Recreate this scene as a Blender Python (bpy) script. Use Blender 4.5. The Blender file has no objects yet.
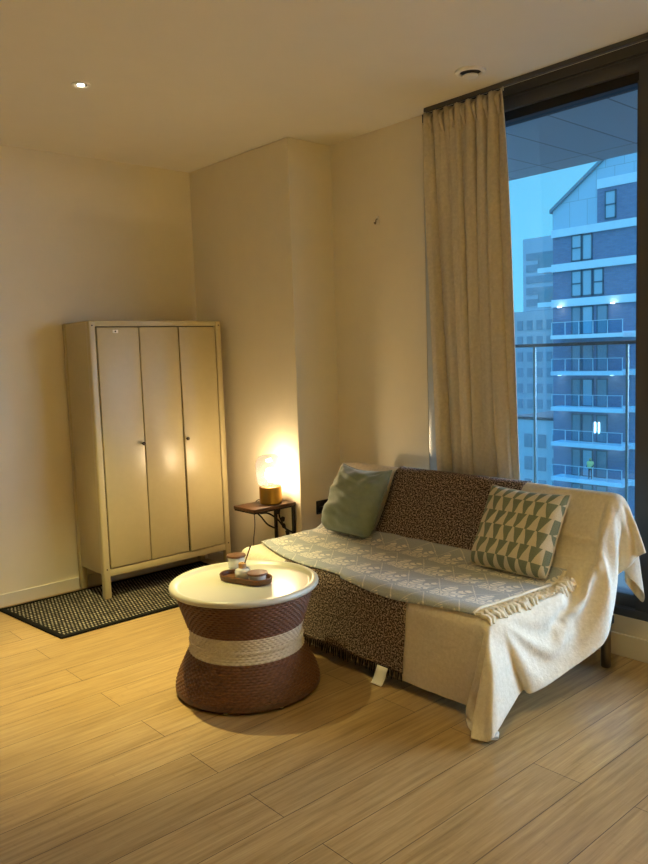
import bpy, bmesh, math, random
from mathutils import Vector, Matrix
from mathutils.bvhtree import BVHTree

random.seed(11)
SC = bpy.context.scene
COL = SC.collection
PI = math.pi

# lighting levels
SPOT_MAIN = 370
FILL_C = 48
FILL_D = 920
LAMP = 330
SKY0 = (0.16, 0.53, 0.70)
SKY1 = (0.14, 0.43, 0.66)
SKY2 = (0.55, 1.3, 2.3)
GLOW = (13, 12, 14.5)
SKYS = 1.0
EXPO = 0.62
# ------------------------------------------------------------------ helpers
def lin(c):
    return tuple((x / 12.92 if x <= .04045 else ((x + .055) / 1.055) ** 2.4) for x in c)

def hexc(s):
    return lin(tuple(int(s[i:i + 2], 16) / 255 for i in (0, 2, 4)))

class NT:
    """tiny node-tree writer"""
    def __init__(self, name):
        self.m = bpy.data.materials.new(name); self.m.use_nodes = True
        self.t = self.m.node_tree; self.t.nodes.clear()
        self.out = self.t.nodes.new('ShaderNodeOutputMaterial')
    def n(self, kind, **kw):
        nd = self.t.nodes.new('ShaderNode' + kind)
        for k, v in kw.items():
            if k in nd.inputs: self.set(nd.inputs[k], v)
            else: setattr(nd, k, v)
        return nd
    def set(self, sock, v):
        if isinstance(v, bpy.types.NodeSocket): self.t.links.new(v, sock)
        elif isinstance(v, tuple) and len(v) == 3 and sock.type == 'RGBA': sock.default_value = (*v, 1)
        else: sock.default_value = v
    def math(self, op, a, b=0.0, clamp=False):
        nd = self.t.nodes.new('ShaderNodeMath'); nd.operation = op; nd.use_clamp = clamp
        self.set(nd.inputs[0], a); self.set(nd.inputs[1], b); return nd.outputs[0]
    def mix(self, f, a, b, mode='MIX'):
        nd = self.t.nodes.new('ShaderNodeMix'); nd.data_type = 'RGBA'; nd.blend_type = mode
        self.set(nd.inputs[0], f); self.set(nd.inputs[6], a if not isinstance(a, tuple) else (*a, 1)); self.set(nd.inputs[7], b if not isinstance(b, tuple) else (*b, 1))
        return nd.outputs[2]
    def ramp(self, f, stops, interp='LINEAR'):
        nd = self.t.nodes.new('ShaderNodeValToRGB'); nd.color_ramp.interpolation = interp
        e = nd.color_ramp.elements
        while len(e) < len(stops): e.new(.5)
        for k, (p, c) in enumerate(stops):
            e[k].position = p; e[k].color = (*c, 1) if isinstance(c, tuple) else (c, c, c, 1)
        self.set(nd.inputs[0], f); return nd.outputs[0]
    def coord(self, which='Object', scale=(1, 1, 1), rot=(0, 0, 0)):
        tc = self.n('TexCoord'); mp = self.n('Mapping'); self.t.links.new(tc.outputs[which], mp.inputs['Vector'])
        mp.inputs['Scale'].default_value = scale; mp.inputs['Rotation'].default_value = rot
        return mp.outputs[0]
    def noise(self, vec, scale, detail=3, rough=.55):
        nd = self.n('TexNoise'); nd.inputs['Scale'].default_value = scale; nd.inputs['Detail'].default_value = detail; nd.inputs['Roughness'].default_value = rough
        self.t.links.new(vec, nd.inputs['Vector']); return nd.outputs['Fac']
    def bump(self, h, strength=.3, dist=.01):
        nd = self.n('Bump'); nd.inputs['Strength'].default_value = strength; nd.inputs['Distance'].default_value = dist
        self.t.links.new(h, nd.inputs['Height']); return nd.outputs[0]
    def bsdf(self, color, rough=.5, metal=0.0, normal=None, spec=.5, sheen=0.0, coat=0.0):
        b = self.n('BsdfPrincipled')
        self.set(b.inputs['Base Color'], color); self.set(b.inputs['Roughness'], rough); self.set(b.inputs['Metallic'], metal)
        b.inputs['Specular IOR Level'].default_value = spec
        b.inputs['Sheen Weight'].default_value = sheen
        b.inputs['Coat Weight'].default_value = coat
        if normal is not None: self.t.links.new(normal, b.inputs['Normal'])
        self.t.links.new(b.outputs[0], self.out.inputs['Surface']); return self.m

def plain(name, hx, rough=.5, metal=0.0, var=.06, bumps=.0, scale=30, spec=.5, sheen=0.0, which='Object'):
    t = NT(name); v = t.coord(which); f = t.noise(v, scale)
    c = hexc(hx)
    a = tuple(x * (1 - var) for x in c); b = tuple(min(1, x * (1 + var)) for x in c)
    col = t.ramp(f, [(.3, a), (.7, b)])
    nm = t.bump(t.noise(v, scale * 6, 2), bumps, .004) if bumps else None
    return t.bsdf(col, rough, metal, nm, spec, sheen)

def emis(name, rgb, strength):
    t = NT(name); e = t.n('Emission'); t.set(e.inputs[0], rgb); e.inputs[1].default_value = strength
    t.t.links.new(e.outputs[0], t.out.inputs['Surface']); return t.m

def glass(name, tint=(1, 1, 1), refl=1.0, rough=0.0, ior=1.45, body=0.0, bodycol=(1, 1, 1), translucent=False):
    """thin clear glazing: transparent with a Fresnel reflection (and an optional faint body colour)"""
    t = NT(name)
    tr = t.n('BsdfTransparent'); t.set(tr.inputs[0], tint)
    gl = t.n('BsdfGlossy'); gl.inputs['Roughness'].default_value = rough
    lw = t.n('LayerWeight'); lw.inputs[0].default_value = .5
    f0 = ((ior - 1) / (ior + 1)) ** 2
    fres = t.math('ADD', f0, t.math('MULTIPLY', t.math('POWER', lw.outputs['Facing'], 5.0), 1 - f0))
    base = tr.outputs[0]
    if body > 0:
        df = t.n('BsdfTranslucent' if translucent else 'BsdfDiffuse'); t.set(df.inputs[0], bodycol)
        mx0 = t.n('MixShader'); mx0.inputs[0].default_value = body
        t.t.links.new(tr.outputs[0], mx0.inputs[1]); t.t.links.new(df.outputs[0], mx0.inputs[2]); base = mx0.outputs[0]
    mx = t.n('MixShader'); t.set(mx.inputs[0], t.math('MULTIPLY', fres, refl))
    t.t.links.new(base, mx.inputs[1]); t.t.links.new(gl.outputs[0], mx.inputs[2])
    t.t.links.new(mx.outputs[0], t.out.inputs['Surface']); return t.m

# --- bmesh shapes
def B(): return bmesh.new()

def box(bm, x0, x1, y0, y1, z0, z1, bev=0.0, seg=2, mtx=None):
    r = bmesh.ops.create_cube(bm, size=1); vs = r['verts']
    for v in vs:
        v.co = Vector((x0 + (v.co.x + .5) * (x1 - x0), y0 + (v.co.y + .5) * (y1 - y0), z0 + (v.co.z + .5) * (z1 - z0)))
        if mtx is not None: v.co = mtx @ v.co
    if bev > 0:
        es = list({e for v in vs for e in v.link_edges})
        bmesh.ops.bevel(bm, geom=es, offset=bev, segments=seg, affect='EDGES', profile=.5)
    return bm

def lathe(bm, prof, n=48, cx=0, cy=0, cap=False):
    rings = []
    for r, z in prof:
        if r < 1e-6: rings.append([bm.verts.new((cx, cy, z))])
        else: rings.append([bm.verts.new((cx + r * math.cos(2 * PI * k / n), cy + r * math.sin(2 * PI * k / n), z)) for k in range(n)])
    for a, b in zip(rings, rings[1:]):
        for k in range(n):
            k2 = (k + 1) % n
            if len(a) == 1 and len(b) == 1: continue
            if len(a) == 1: bm.faces.new((a[0], b[k2], b[k]))
            elif len(b) == 1: bm.faces.new((a[k], a[k2], b[0]))
            else: bm.faces.new((a[k], a[k2], b[k2], b[k]))
    return bm

def tube(bm, pts, r, n=8, cap=True):
    pts = [Vector(p) for p in pts]; rings = []
    up = Vector((0, 0, 1)); prev = None
    for i, p in enumerate(pts):
        d = (pts[min(i + 1, len(pts) - 1)] - pts[max(i - 1, 0)]).normalized()
        if prev is None:
            s = d.cross(up)
            if s.length < 1e-3: s = d.cross(Vector((1, 0, 0)))
        else:
            s = prev - d * prev.dot(d)
        s.normalize(); prev = s; t = d.cross(s)
        rr = r[i] if isinstance(r, (list, tuple)) else r
        rings.append([bm.verts.new(p + (s * math.cos(2 * PI * k / n) + t * math.sin(2 * PI * k / n)) * rr) for k in range(n)])
    for a, b in zip(rings, rings[1:]):
        for k in range(n): bm.faces.new((a[k], a[(k + 1) % n], b[(k + 1) % n], b[k]))
    if cap:
        bm.faces.new(rings[0][::-1]); bm.faces.new(rings[-1])
    return bm

def curve(pts, n=8):
    """Catmull-Rom through points"""
    P = [Vector(p) for p in pts]; P = [P[0] * 2 - P[1]] + P + [P[-1] * 2 - P[-2]]
    out = []
    for i in range(1, len(P) - 2):
        for k in range(n):
            t = k / n; a, b, c, d = P[i - 1], P[i], P[i + 1], P[i + 2]
            out.append(.5 * ((2 * b) + (c - a) * t + (2 * a - 5 * b + 4 * c - d) * t * t + (3 * b - a - 3 * c + d) * t ** 3))
    out.append(P[-2]); return out

def grid(bm, fn, nu, nv, closed=False):
    """fn(u,v)->co ; uv = (u,v)"""
    uvl = bm.loops.layers.uv.verify()
    V = [[bm.verts.new(fn(i / nu, j / nv)) for j in range(nv + 1)] for i in range(nu + 1)]
    for i in range(nu):
        for j in range(nv):
            f = bm.faces.new((V[i][j], V[i + 1][j], V[i + 1][j + 1], V[i][j + 1]))
            for l, (a, b) in zip(f.loops, ((i, j), (i + 1, j), (i + 1, j + 1), (i, j + 1))): l[uvl].uv = (a / nu, b / nv)
    return bm

def prism(bm, poly, x0, x1):
    """polygon in (y,z) extruded along x"""
    a = [bm.verts.new((x0, y, z)) for y, z in poly]; b = [bm.verts.new((x1, y, z)) for y, z in poly]
    bm.faces.new(a[::-1]); bm.faces.new(b)
    for i in range(len(poly)):
        j = (i + 1) % len(poly); bm.faces.new((a[i], a[j], b[j], b[i]))
    return bm

def link(name, bm, mat, parent=None, smooth=True, angle=38, world=True):
    """bmesh -> ONE linked mesh object; with a parent and world=True the coordinates are world ones"""
    if parent is not None and world:
        root = parent
        while root.parent is not None: root = root.parent
        bm.transform(Matrix.Translation(-root.location))
    bmesh.ops.recalc_face_normals(bm, faces=bm.faces[:])
    me = bpy.data.meshes.new(name); bm.to_mesh(me); bm.free()
    if smooth:
        me.polygons.foreach_set('use_smooth', [True] * len(me.polygons))
        me.set_sharp_from_angle(angle=math.radians(angle))
    if mat is not None: me.materials.append(mat)
    o = bpy.data.objects.new(name, me); COL.objects.link(o)
    if parent is not None: o.parent = parent
    return o

def tag(o, label=None, cat=None, group=None, kind=None):
    if label: o['label'] = label
    if cat: o['category'] = cat
    if group: o['group'] = group
    if kind: o['kind'] = kind
    return o

def thing(name, label, cat, loc=(0, 0, 0), group=None, kind=None):
    o = bpy.data.objects.new(name, None); COL.objects.link(o); o.location = loc
    o.empty_display_size = .1
    return tag(o, label, cat, group, kind)

def solid(o, th, off=-1, sub=0):
    m = o.modifiers.new('thick', 'SOLIDIFY'); m.thickness = th; m.offset = off
    if sub:
        s = o.modifiers.new('sub', 'SUBSURF'); s.levels = sub; s.render_levels = sub
    return o

# ------------------------------------------------------------------ materials
M = {}
M['wall'] = plain('wall_paint', 'E1D8C0', .75, var=.015, bumps=.04, scale=8, spec=.25)
M['ceiling'] = plain('ceiling_paint', 'E2DCCF', .85, var=.01, scale=6, spec=.2)
M['skirting'] = plain('skirting_paint', 'D9D2C2', .5, var=.02, scale=10)
M['beige_metal'] = plain('beige_powder_coat', 'B9AB80', .34, var=.02, bumps=.03, scale=25, spec=.55)
M['gap_shade'] = plain('dark_gap_shade', '2A231A', .8)
M['steel'] = plain('brushed_steel', '8F8779', .35, metal=1.0, var=.05)
M['black_metal'] = plain('black_iron', '17130F', .55, var=.1, spec=.4)
M['black_plastic'] = plain('black_plastic', '14110D', .45)
M['knob'] = plain('dark_bronze', '3A2C1C', .4, metal=.7)
M['white_plastic'] = plain('white_plastic', 'E8E4D8', .45, var=.01)
M['tray_white'] = plain('cream_lacquer', 'BFB8A2', .32, var=.015, scale=12, spec=.5)
M['brass'] = plain('brushed_brass', 'A8813A', .3, metal=1.0, var=.08, scale=14)
M['bronze_frame'] = plain('bronze_window_frame', '47474A', .5, var=.03, scale=12, spec=.4)
M['black_gasket'] = plain('black_gasket', '100E0C', .7)
M['jamb'] = plain('pale_aluminium', 'AEB4B8', .35, metal=.3, var=.02)
def linen_mat():
    t = NT('taupe_linen'); v = t.coord('Object'); f = t.noise(v, 60); f2 = t.noise(v, 7, 2)
    c = t.ramp(f, [(.3, hexc('C8BEA8')), (.7, hexc('D6CCB6'))])
    d = t.n('BsdfDiffuse'); t.set(d.inputs[0], c); tl = t.n('BsdfTranslucent'); t.set(tl.inputs[0], c)
    t.t.links.new(t.bump(t.noise(v, 320, 2), .12, .004), d.inputs['Normal'])
    mx = t.n('MixShader'); mx.inputs[0].default_value = .12
    t.t.links.new(d.outputs[0], mx.inputs[1]); t.t.links.new(tl.outputs[0], mx.inputs[2]); t.t.links.new(mx.outputs[0], t.out.inputs['Surface']); return t.m
M['curtain'] = linen_mat()
def cotton_mat():
    t = NT('cream_cotton'); v = t.coord('Object')
    f = t.noise(v, 70); c = t.ramp(f, [(.3, hexc('D5C9B0')), (.7, hexc('E2D7C0'))])
    rumple = t.noise(v, 16, 4, .62); weave = t.noise(v, 420, 2)
    n1 = t.n('Bump'); n1.inputs['Strength'].default_value = .55; n1.inputs['Distance'].default_value = .012; t.t.links.new(rumple, n1.inputs['Height'])
    n2 = t.n('Bump'); n2.inputs['Strength'].default_value = .12; n2.inputs['Distance'].default_value = .003; t.t.links.new(weave, n2.inputs['Height']); t.t.links.new(n1.outputs[0], n2.inputs['Normal'])
    return t.bsdf(c, .92, 0, n2.outputs[0], .12, .1)
M['cover'] = cotton_mat()
M['fringe_cream'] = plain('cream_yarn', 'DDD2B8', .9, var=.06, scale=90, spec=.1)
M['fringe_dark'] = plain('dark_brown_yarn', '2C2116', .95, var=.2, scale=120, spec=.1)
M['green_velvet'] = plain('sage_velvet', '84907A', .85, var=.06, bumps=.08, scale=35, spec=.15, sheen=.5)
M['walnut'] = None
M['oak_small'] = None
M['paper'] = plain('white_paper', 'EDE8DB', .7, var=.01)
M['cork'] = plain('pale_cork', 'B88A52', .8, var=.12, scale=120)
M['reed'] = plain('brown_reed', '5A3418', .7, var=.1)
M['wax'] = plain('cream_wax', 'E6DAC0', .5, var=.02)
M['clear'] = glass('clear_glass', (.97, .97, .95), .6, body=.30, bodycol=(.92, .9, .82))
M['pane'] = glass('window_glass', (.80, .93, 1.0), .9, ior=1.5)
M['shade'] = glass('smoky_glass', (.66, .60, .64), .7, rough=.08, ior=1.45, body=.025, bodycol=(.80, .70, .78), translucent=True)

def wood(name, dark, light, sc=(3, 40, 40), rough=.45):
    t = NT(name); v = t.coord('Object', sc)
    f = t.noise(v, 3.0, 5)
    w = t.ramp(f, [(.25, hexc(dark)), (.75, hexc(light))])
    return t.bsdf(w, rough, 0, t.bump(f, .08, .004))
M['walnut'] = wood('dark_walnut', '3A2112', '6B4526', (6, 30, 30), .4)
M['oak_small'] = wood('acacia_wood', '4A2A0E', '6E4318', (14, 14, 60), .45)

def floor_mat():
    t = NT('oak_boards')
    v = t.coord('Object')
    br = t.n('TexBrick'); t.t.links.new(v, br.inputs['Vector'])
    br.offset = .37; br.offset_frequency = 2
    br.inputs['Scale'].default_value = 1.0
    br.inputs['Brick Width'].default_value = 2.3; br.inputs['Row Height'].default_value = .19
    br.inputs['Mortar Size'].default_value = .0014; br.inputs['Mortar Smooth'].default_value = .2; br.inputs['Bias'].default_value = 0
    br.inputs['Color1'].default_value = (0, 0, 0, 1); br.inputs['Color2'].default_value = (1, 1, 1, 1); br.inputs['Mortar'].default_value = (.5, .5, .5, 1)
    bright = br.outputs['Color']
    g = t.coord('Object', (1.2, 22, 1))
    n1 = t.noise(g, 2.2, 6, .62)
    g2 = t.coord('Object', (5, 160, 1)); n2 = t.noise(g2, 1.5, 3, .5)
    n3 = t.noise(t.coord('Object', (.8, 2.5, 1)), 1.6, 3)
    base = t.ramp(n1, [(.22, hexc('7E6238')), (.5, hexc('B09160')), (.8, hexc('C9AE7A'))])
    base = t.mix(t.math('MULTIPLY', t.ramp(n2, [(.35, 0.0), (.7, 1.0)]), .38), base, hexc('8C7046'))
    tone = t.ramp(bright, [(0, .92), (1, 1.05)])
    base = t.mix(1.0, base, tone, 'MULTIPLY')
    base = t.mix(t.math('MULTIPLY', t.ramp(n3, [(.45, 0.0), (.8, 1.0)]), .25), base, hexc('9A7C50'))
    sc_ = t.noise(t.coord('Object', (9, 2.2, 1), (0, 0, .5)), 6.0, 4, .7)
    base = t.mix(t.math('MULTIPLY', t.ramp(sc_, [(.60, 0.0), (.72, 1.0)]), .28), base, hexc('6E5430'))
    # knots
    vo = t.n('TexVoronoi'); vo.feature = 'F1'; t.t.links.new(t.coord('Object', (2.0, 4.2, 1)), vo.inputs['Vector']); vo.inputs['Scale'].default_value = 1.1
    vs_ = t.n('SeparateColor'); t.t.links.new(vo.outputs['Color'], vs_.inputs[0])
    kn = t.math('MULTIPLY', t.ramp(vo.outputs['Distance'], [(.035, 1.0), (.085, 0.0)]), t.math('GREATER_THAN', vs_.outputs[0], .62))
    base = t.mix(t.math('MULTIPLY', kn, .7), base, hexc('4A321B'))
    col = t.mix(br.outputs['Fac'], base, hexc('45301B'))
    h = t.math('SUBTRACT', t.math('MULTIPLY', n1, .25), t.math('MULTIPLY', br.outputs['Fac'], 1.0))
    rough = t.ramp(n1, [(.2, .28), (.8, .42)])
    return t.bsdf(col, rough, 0, t.bump(h, .22, .003), .45)
M['floor'] = floor_mat()

def wicker_mat(name, dark, light):
    t = NT(name); v = t.coord('Object', (1, 1, 1))
    f = t.noise(v, 60, 3); f2 = t.noise(t.coord('Object', (10, 10, 60)), 5, 3)
    c = t.ramp(t.math('ADD', t.math('MULTIPLY', f, .5), t.math('MULTIPLY', f2, .5)), [(.3, hexc(dark)), (.7, hexc(light))])
    return t.bsdf(c, .5, 0, t.bump(f, .15, .003), .4)
M['wicker_brown'] = wicker_mat('brown_wicker', '4E2F1C', '7E5434')
M['wicker_white'] = wicker_mat('white_wicker', 'BEB093', 'DDD2B8')

def tweed_mat():
    t = NT('brown_tweed'); v = t.coord('UV', (1, 1, 1))
    n1 = t.noise(v, 125, 1, .5); n2 = t.noise(v, 300, 1, .5)
    f = t.math('ADD', t.math('MULTIPLY', n1, .75), t.math('MULTIPLY', n2, .35))
    c = t.ramp(f, [(.47, hexc('2C211C')), (.54, hexc('5C4A40')), (.60, hexc('93806F')), (.68, hexc('B8A692'))])
    return t.bsdf(c, .95, 0, t.bump(f, .4, .006), .1, .1)
M['tweed'] = tweed_mat()

def blanket_mat():
    t = NT('blue_grey_motif_blanket')
    tc = t.n('TexCoord'); sp = t.n('SeparateXYZ'); t.t.links.new(tc.outputs['UV'], sp.inputs[0])
    # uv in metres: x along the sofa, y across
    px, py = .185, .185
    row = t.math('FLOOR', t.math('DIVIDE', sp.outputs[1], py))
    sh = t.math('MULTIPLY', t.math('MODULO', row, 2.0), .5)
    u = t.math('SUBTRACT', t.math('FRACT', t.math('ADD', t.math('DIVIDE', sp.outputs[0], px), sh)), .5)
    w = t.math('SUBTRACT', .5, t.math('FRACT', t.math('DIVIDE', sp.outputs[1], py)))
    # a fan of pointed leaves springing from the lower middle of every repeat
    wy = t.math('ADD', w, .46); ux = t.math('SUBTRACT', u, t.math('MULTIPLY', w, .25))
    ang = t.math('ARCTAN2', ux, wy)
    rr = t.math('SQRT', t.math('ADD', t.math('MULTIPLY', ux, ux), t.math('MULTIPLY', wy, wy)))
    leaf = t.math('ABSOLUTE', t.math('SINE', t.math('MULTIPLY', ang, 4.2)))
    reach = t.math('ADD', .26, t.math('MULTIPLY', leaf, .46))
    inside = t.math('MULTIPLY', t.math('LESS_THAN', rr, reach), t.math('GREATER_THAN', leaf, t.math('SUBTRACT', t.math('MULTIPLY', rr, 1.15), .35)))
    wide = t.math('LESS_THAN', t.math('ABSOLUTE', u), .44)
    veins = t.math('GREATER_THAN', t.math('FRACT', t.math('ADD', t.math('MULTIPLY', rr, 6.5), t.math('MULTIPLY', leaf, .8))), .30)
    gap = t.math('GREATER_THAN', leaf, .22)
    mask = t.math('MULTIPLY', t.math('MULTIPLY', inside, wide), t.math('MULTIPLY', veins, gap))
    # thin woven diamond outline round each fan
    dia = t.math('ABSOLUTE', t.math('SUBTRACT', t.math('ADD', t.math('ABSOLUTE', u), t.math('ABSOLUTE', w)), .50))
    mask = t.math('MAXIMUM', mask, t.math('MULTIPLY', t.math('LESS_THAN', dia, .018), .6))
    nz = t.noise(t.coord('UV'), 220, 2)
    mask = t.math('MULTIPLY', mask, t.ramp(nz, [(.3, .55), (.6, 1.0)]))
    ground = t.ramp(t.noise(t.coord('UV', (1, 1, 1)), 160, 2), [(.3, hexc('A0A4A4')), (.7, hexc('B4B6B2'))])
    c = t.mix(mask, ground, hexc('F0E8D6'))
    return t.bsdf(c, .9, 0, t.bump(t.math('ADD', mask, t.math('MULTIPLY', nz, .5)), .35, .004), .15, .1)
M['blanket'] = blanket_mat()

def trapezoid_mat():
    t = NT('green_trapezoid_print')
    tc = t.n('TexCoord'); sp = t.n('SeparateXYZ'); t.t.links.new(tc.outputs['UV'], sp.inputs[0])
    R_, C_ = 5.6, 7.3
    rv = t.math('ADD', t.math('MULTIPLY', sp.outputs[1], R_), .25)
    row = t.math('FLOOR', rv); f = t.math('FRACT', rv)
    odd = t.math('MODULO', row, 2.0)
    # boundary between the two colours slants; width of the dark piece grows upward
    x = t.math('ADD', t.math('MULTIPLY', sp.outputs[0], C_), t.math('MULTIPLY', odd, .45))
    lean = t.math('MULTIPLY', t.math('MULTIPLY', f, odd), .38)
    g = t.math('FRACT', t.math('SUBTRACT', x, lean))
    half = t.math('ADD', .10, t.math('MULTIPLY', f, .32))
    d = t.math('ABSOLUTE', t.math('SUBTRACT', g, .5))
    m = t.math('LESS_THAN', d, half)
    nz = t.noise(t.coord('UV'), 140, 2)
    green = t.ramp(nz, [(.3, hexc('6E7560')), (.7, hexc('858B72'))]); cream = t.ramp(nz, [(.3, hexc('C2B799')), (.7, hexc('D6CBAE'))])
    c = t.mix(m, cream, green)
    return t.bsdf(c, .9, 0, t.bump(nz, .15, .003), .15)
M['trapezoid'] = trapezoid_mat()

def rug_mat():
    t = NT('black_white_flatweave'); v = t.coord('Object')
    br = t.n('TexBrick'); t.t.links.new(v, br.inputs['Vector']); br.offset = .5
    br.inputs['Scale'].default_value = 1; br.inputs['Brick Width'].default_value = .021; br.inputs['Row Height'].default_value = .034
    br.inputs['Mortar Size'].default_value = .0066; br.inputs['Mortar Smooth'].default_value = .05
    br.inputs['Color1'].default_value = (*hexc('857B69'), 1); br.inputs['Color2'].default_value = (*hexc('BCB29E'), 1); br.inputs['Mortar'].default_value = (*hexc('191715'), 1)
    n = t.noise(v, 14, 2)
    c = t.mix(t.ramp(n, [(.35, .0), (.75, .45)]), br.outputs['Color'], hexc('1A1816'))
    return t.bsdf(c, .95, 0, t.bump(br.outputs['Fac'], .5, .003), .1)
M['rug'] = rug_mat()
M['rug_border'] = plain('black_rug_binding', '12100E', .95, var=.15, scale=80, spec=.1)

def soffit_mat():
    t = NT('soffit_panels'); v = t.coord('Object')
    br = t.n('TexBrick'); t.t.links.new(v, br.inputs['Vector']); br.offset = 0
    br.inputs['Scale'].default_value = 1; br.inputs['Brick Width'].default_value = 1.72; br.inputs['Row Height'].default_value = .37
    br.inputs['Mortar Size'].default_value = .006
    br.inputs['Color1'].default_value = (*hexc('6C7A82'), 1); br.inputs['Color2'].default_value = (*hexc('74828A'), 1); br.inputs['Mortar'].default_value = (*hexc('3A3C3E'), 1)
    return t.bsdf(br.outputs['Color'], .45, 0, None, .4)
M['soffit'] = soffit_mat()

def brick_mat(name, a, b, sx=.45, sz=.15):
    t = NT(name); tc = t.n('TexCoord'); sp = t.n('SeparateXYZ'); t.t.links.new(tc.outputs['Object'], sp.inputs[0])
    cb = t.n('CombineXYZ'); t.set(cb.inputs[0], t.math('ADD', sp.outputs[1], sp.outputs[0])); t.t.links.new(sp.outputs[2], cb.inputs[1])
    br = t.n('TexBrick'); t.t.links.new(cb.outputs[0], br.inputs['Vector'])
    br.inputs['Scale'].default_value = 1; br.inputs['Brick Width'].default_value = sx; br.inputs['Row Height'].default_value = sz; br.inputs['Mortar Size'].default_value = .012
    br.inputs['Color1'].default_value = (*hexc(a), 1); br.inputs['Color2'].default_value = (*hexc(b), 1); br.inputs['Mortar'].default_value = (*hexc('8C8684'), 1)
    return t.bsdf(br.outputs['Color'], .85, 0, None, .2)
M['brick'] = brick_mat('slate_brick', '787B96', '8386A0')
M['cladding'] = brick_mat('pale_metal_cladding', 'AEBECA', 'B6C5D0', 1.6, 2.2)
M['band'] = plain('pale_concrete_band', 'D5DCE0', .7, var=.03, scale=2)
M['roof_metal'] = plain('roof_edge_metal', '7E8890', .5, var=.03, scale=2)
M['bldg_glass'] = plain('reflective_glazing', 'A3B4C0', .3, metal=.1, var=.06, scale=.5, spec=.8)
M['dark_glass'] = plain('dim_glazing', '7C8B96', .45, metal=.0, var=.1, scale=.5, spec=.8)
M['frame_dark'] = plain('dark_window_frame', '5C6873', .5)
M['rail_metal'] = plain('rail_metal', 'C9D2D8', .4, metal=.2)
M['tower'] = plain('hazed_tower_cladding', '9FB0BA', .5, var=.04, scale=.3)  # paled so the colour carries the haze of distance
M['midrise'] = plain('hazed_midrise_concrete', 'A4ADB2', .8, var=.05, scale=.3)  # distance haze put into this colour too
M['decking'] = plain('grey_balcony_decking', '6E6E6A', .8, var=.06, scale=4)
M['roof_dark'] = plain('dark_flat_roof', '3E4448', .9, var=.1, scale=1)
M['glass_edge'] = plain('green_glass_edge', '2F5860', .4)
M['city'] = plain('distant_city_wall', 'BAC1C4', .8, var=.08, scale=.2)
M['ground'] = plain('city_ground', '6E777C', .9, var=.15, scale=.05)
M['balustrade'] = glass('balustrade_glass', (.74, .91, .97), .35, ior=1.5, body=0)
M['lamp_and_glint'] = emis('lit_lamp_and_glint', (1.0, .93, .8), 9)
M['bulb'] = emis('warm_bulb', (1.0, .82, .45), LAMP)
M['downlight_lens'] = emis('downlight_lens', (1.0, .90, .68), 25)
M['hivis'] = plain('hi_vis_yellow', 'F6DE8A', .7)
M['dark_cloth'] = plain('dark_clothing', '2E3440', .9)
M['skin'] = plain('skin_tone', 'B98E72', .6)

# ------------------------------------------------------------------ camera
cam = bpy.data.cameras.new('camera'); co = bpy.data.objects.new('camera', cam); COL.objects.link(co)
YAW, PITCH, ROLL, FPX = math.radians(48.52601422), math.radians(5.82622928), math.radians(-1.92724306), 774.469
fw = Vector((math.cos(YAW) * math.cos(PITCH), math.sin(YAW) * math.cos(PITCH), -math.sin(PITCH)))
rt = fw.cross(Vector((0, 0, 1))).normalized(); up = rt.cross(fw)
r2 = rt * math.cos(ROLL) + up * math.sin(ROLL); u2 = -rt * math.sin(ROLL) + up * math.cos(ROLL)
co.matrix_world = Matrix(((r2.x, u2.x, -fw.x, 0), (r2.y, u2.y, -fw.y, 0), (r2.z, u2.z, -fw.z, 1.5), (0, 0, 0, 1)))
cam.sensor_fit = 'VERTICAL'; cam.sensor_height = 36; cam.lens = FPX * 36 / 864; cam.clip_end = 2000; cam.clip_start = .05
SC.camera = co

# ------------------------------------------------------------------ room shell
ZC = 2.81; XL, XR, YF, YB = -2.6, 3.44, -2.2, 4.855
CX, CY = 3.09, 3.74                     # the boxed column in the corner
def struct(name, bm, mat, smooth=False):
    return tag(link(name, bm, mat, smooth=smooth), kind='structure')
struct('floor', box(B(), XL - .2, XR + .2, YF - .2, YB + .2, -.15, 0), M['floor'])
struct('ceiling', box(B(), XL - .2, XR + .2, YF - .2, YB + .2, ZC, ZC + .2), M['ceiling'])
struct('wall_back', box(B(), XL - .2, XR + .2, YB, YB + .2, 0, ZC), M['wall'])
struct('wall_left', box(B(), XL - .2, XL, YF - .2, YB, 0, ZC), M['wall'])
struct('wall_front', box(B(), XL, XR + .2, YF - .2, YF, 0, ZC), M['wall'])
struct('wall_column', box(B(), CX, XR + .2, CY, YB, 0, ZC, .006, 2), M['wall'])
WY0, WY1 = -.3, 2.97                    # window opening along y
b = B(); box(b, XR, XR + .2, WY1, CY, 0, ZC); box(b, XR, XR + .2, WY0, WY1, 0, .195); box(b, XR, XR + .2, YF, WY0, 0, ZC)
struct('wall_right', b, M['wall'])
b = B(); box(b, XL, CX, YB - .014, YB, 0, .08, .004); struct('baseboard_back', b, M['skirting'])
b = B(); box(b, CX - .014, CX, CY, YB - .014, 0, .08, .004); box(b, CX - .014, XR - .014, CY - .014, CY, 0, .08, .004); struct('baseboard_column', b, M['skirting'])
b = B(); box(b, XR - .014, XR, YF, CY - .014, 0, .11, .004); struct('baseboard_right', b, M['skirting'])

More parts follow.
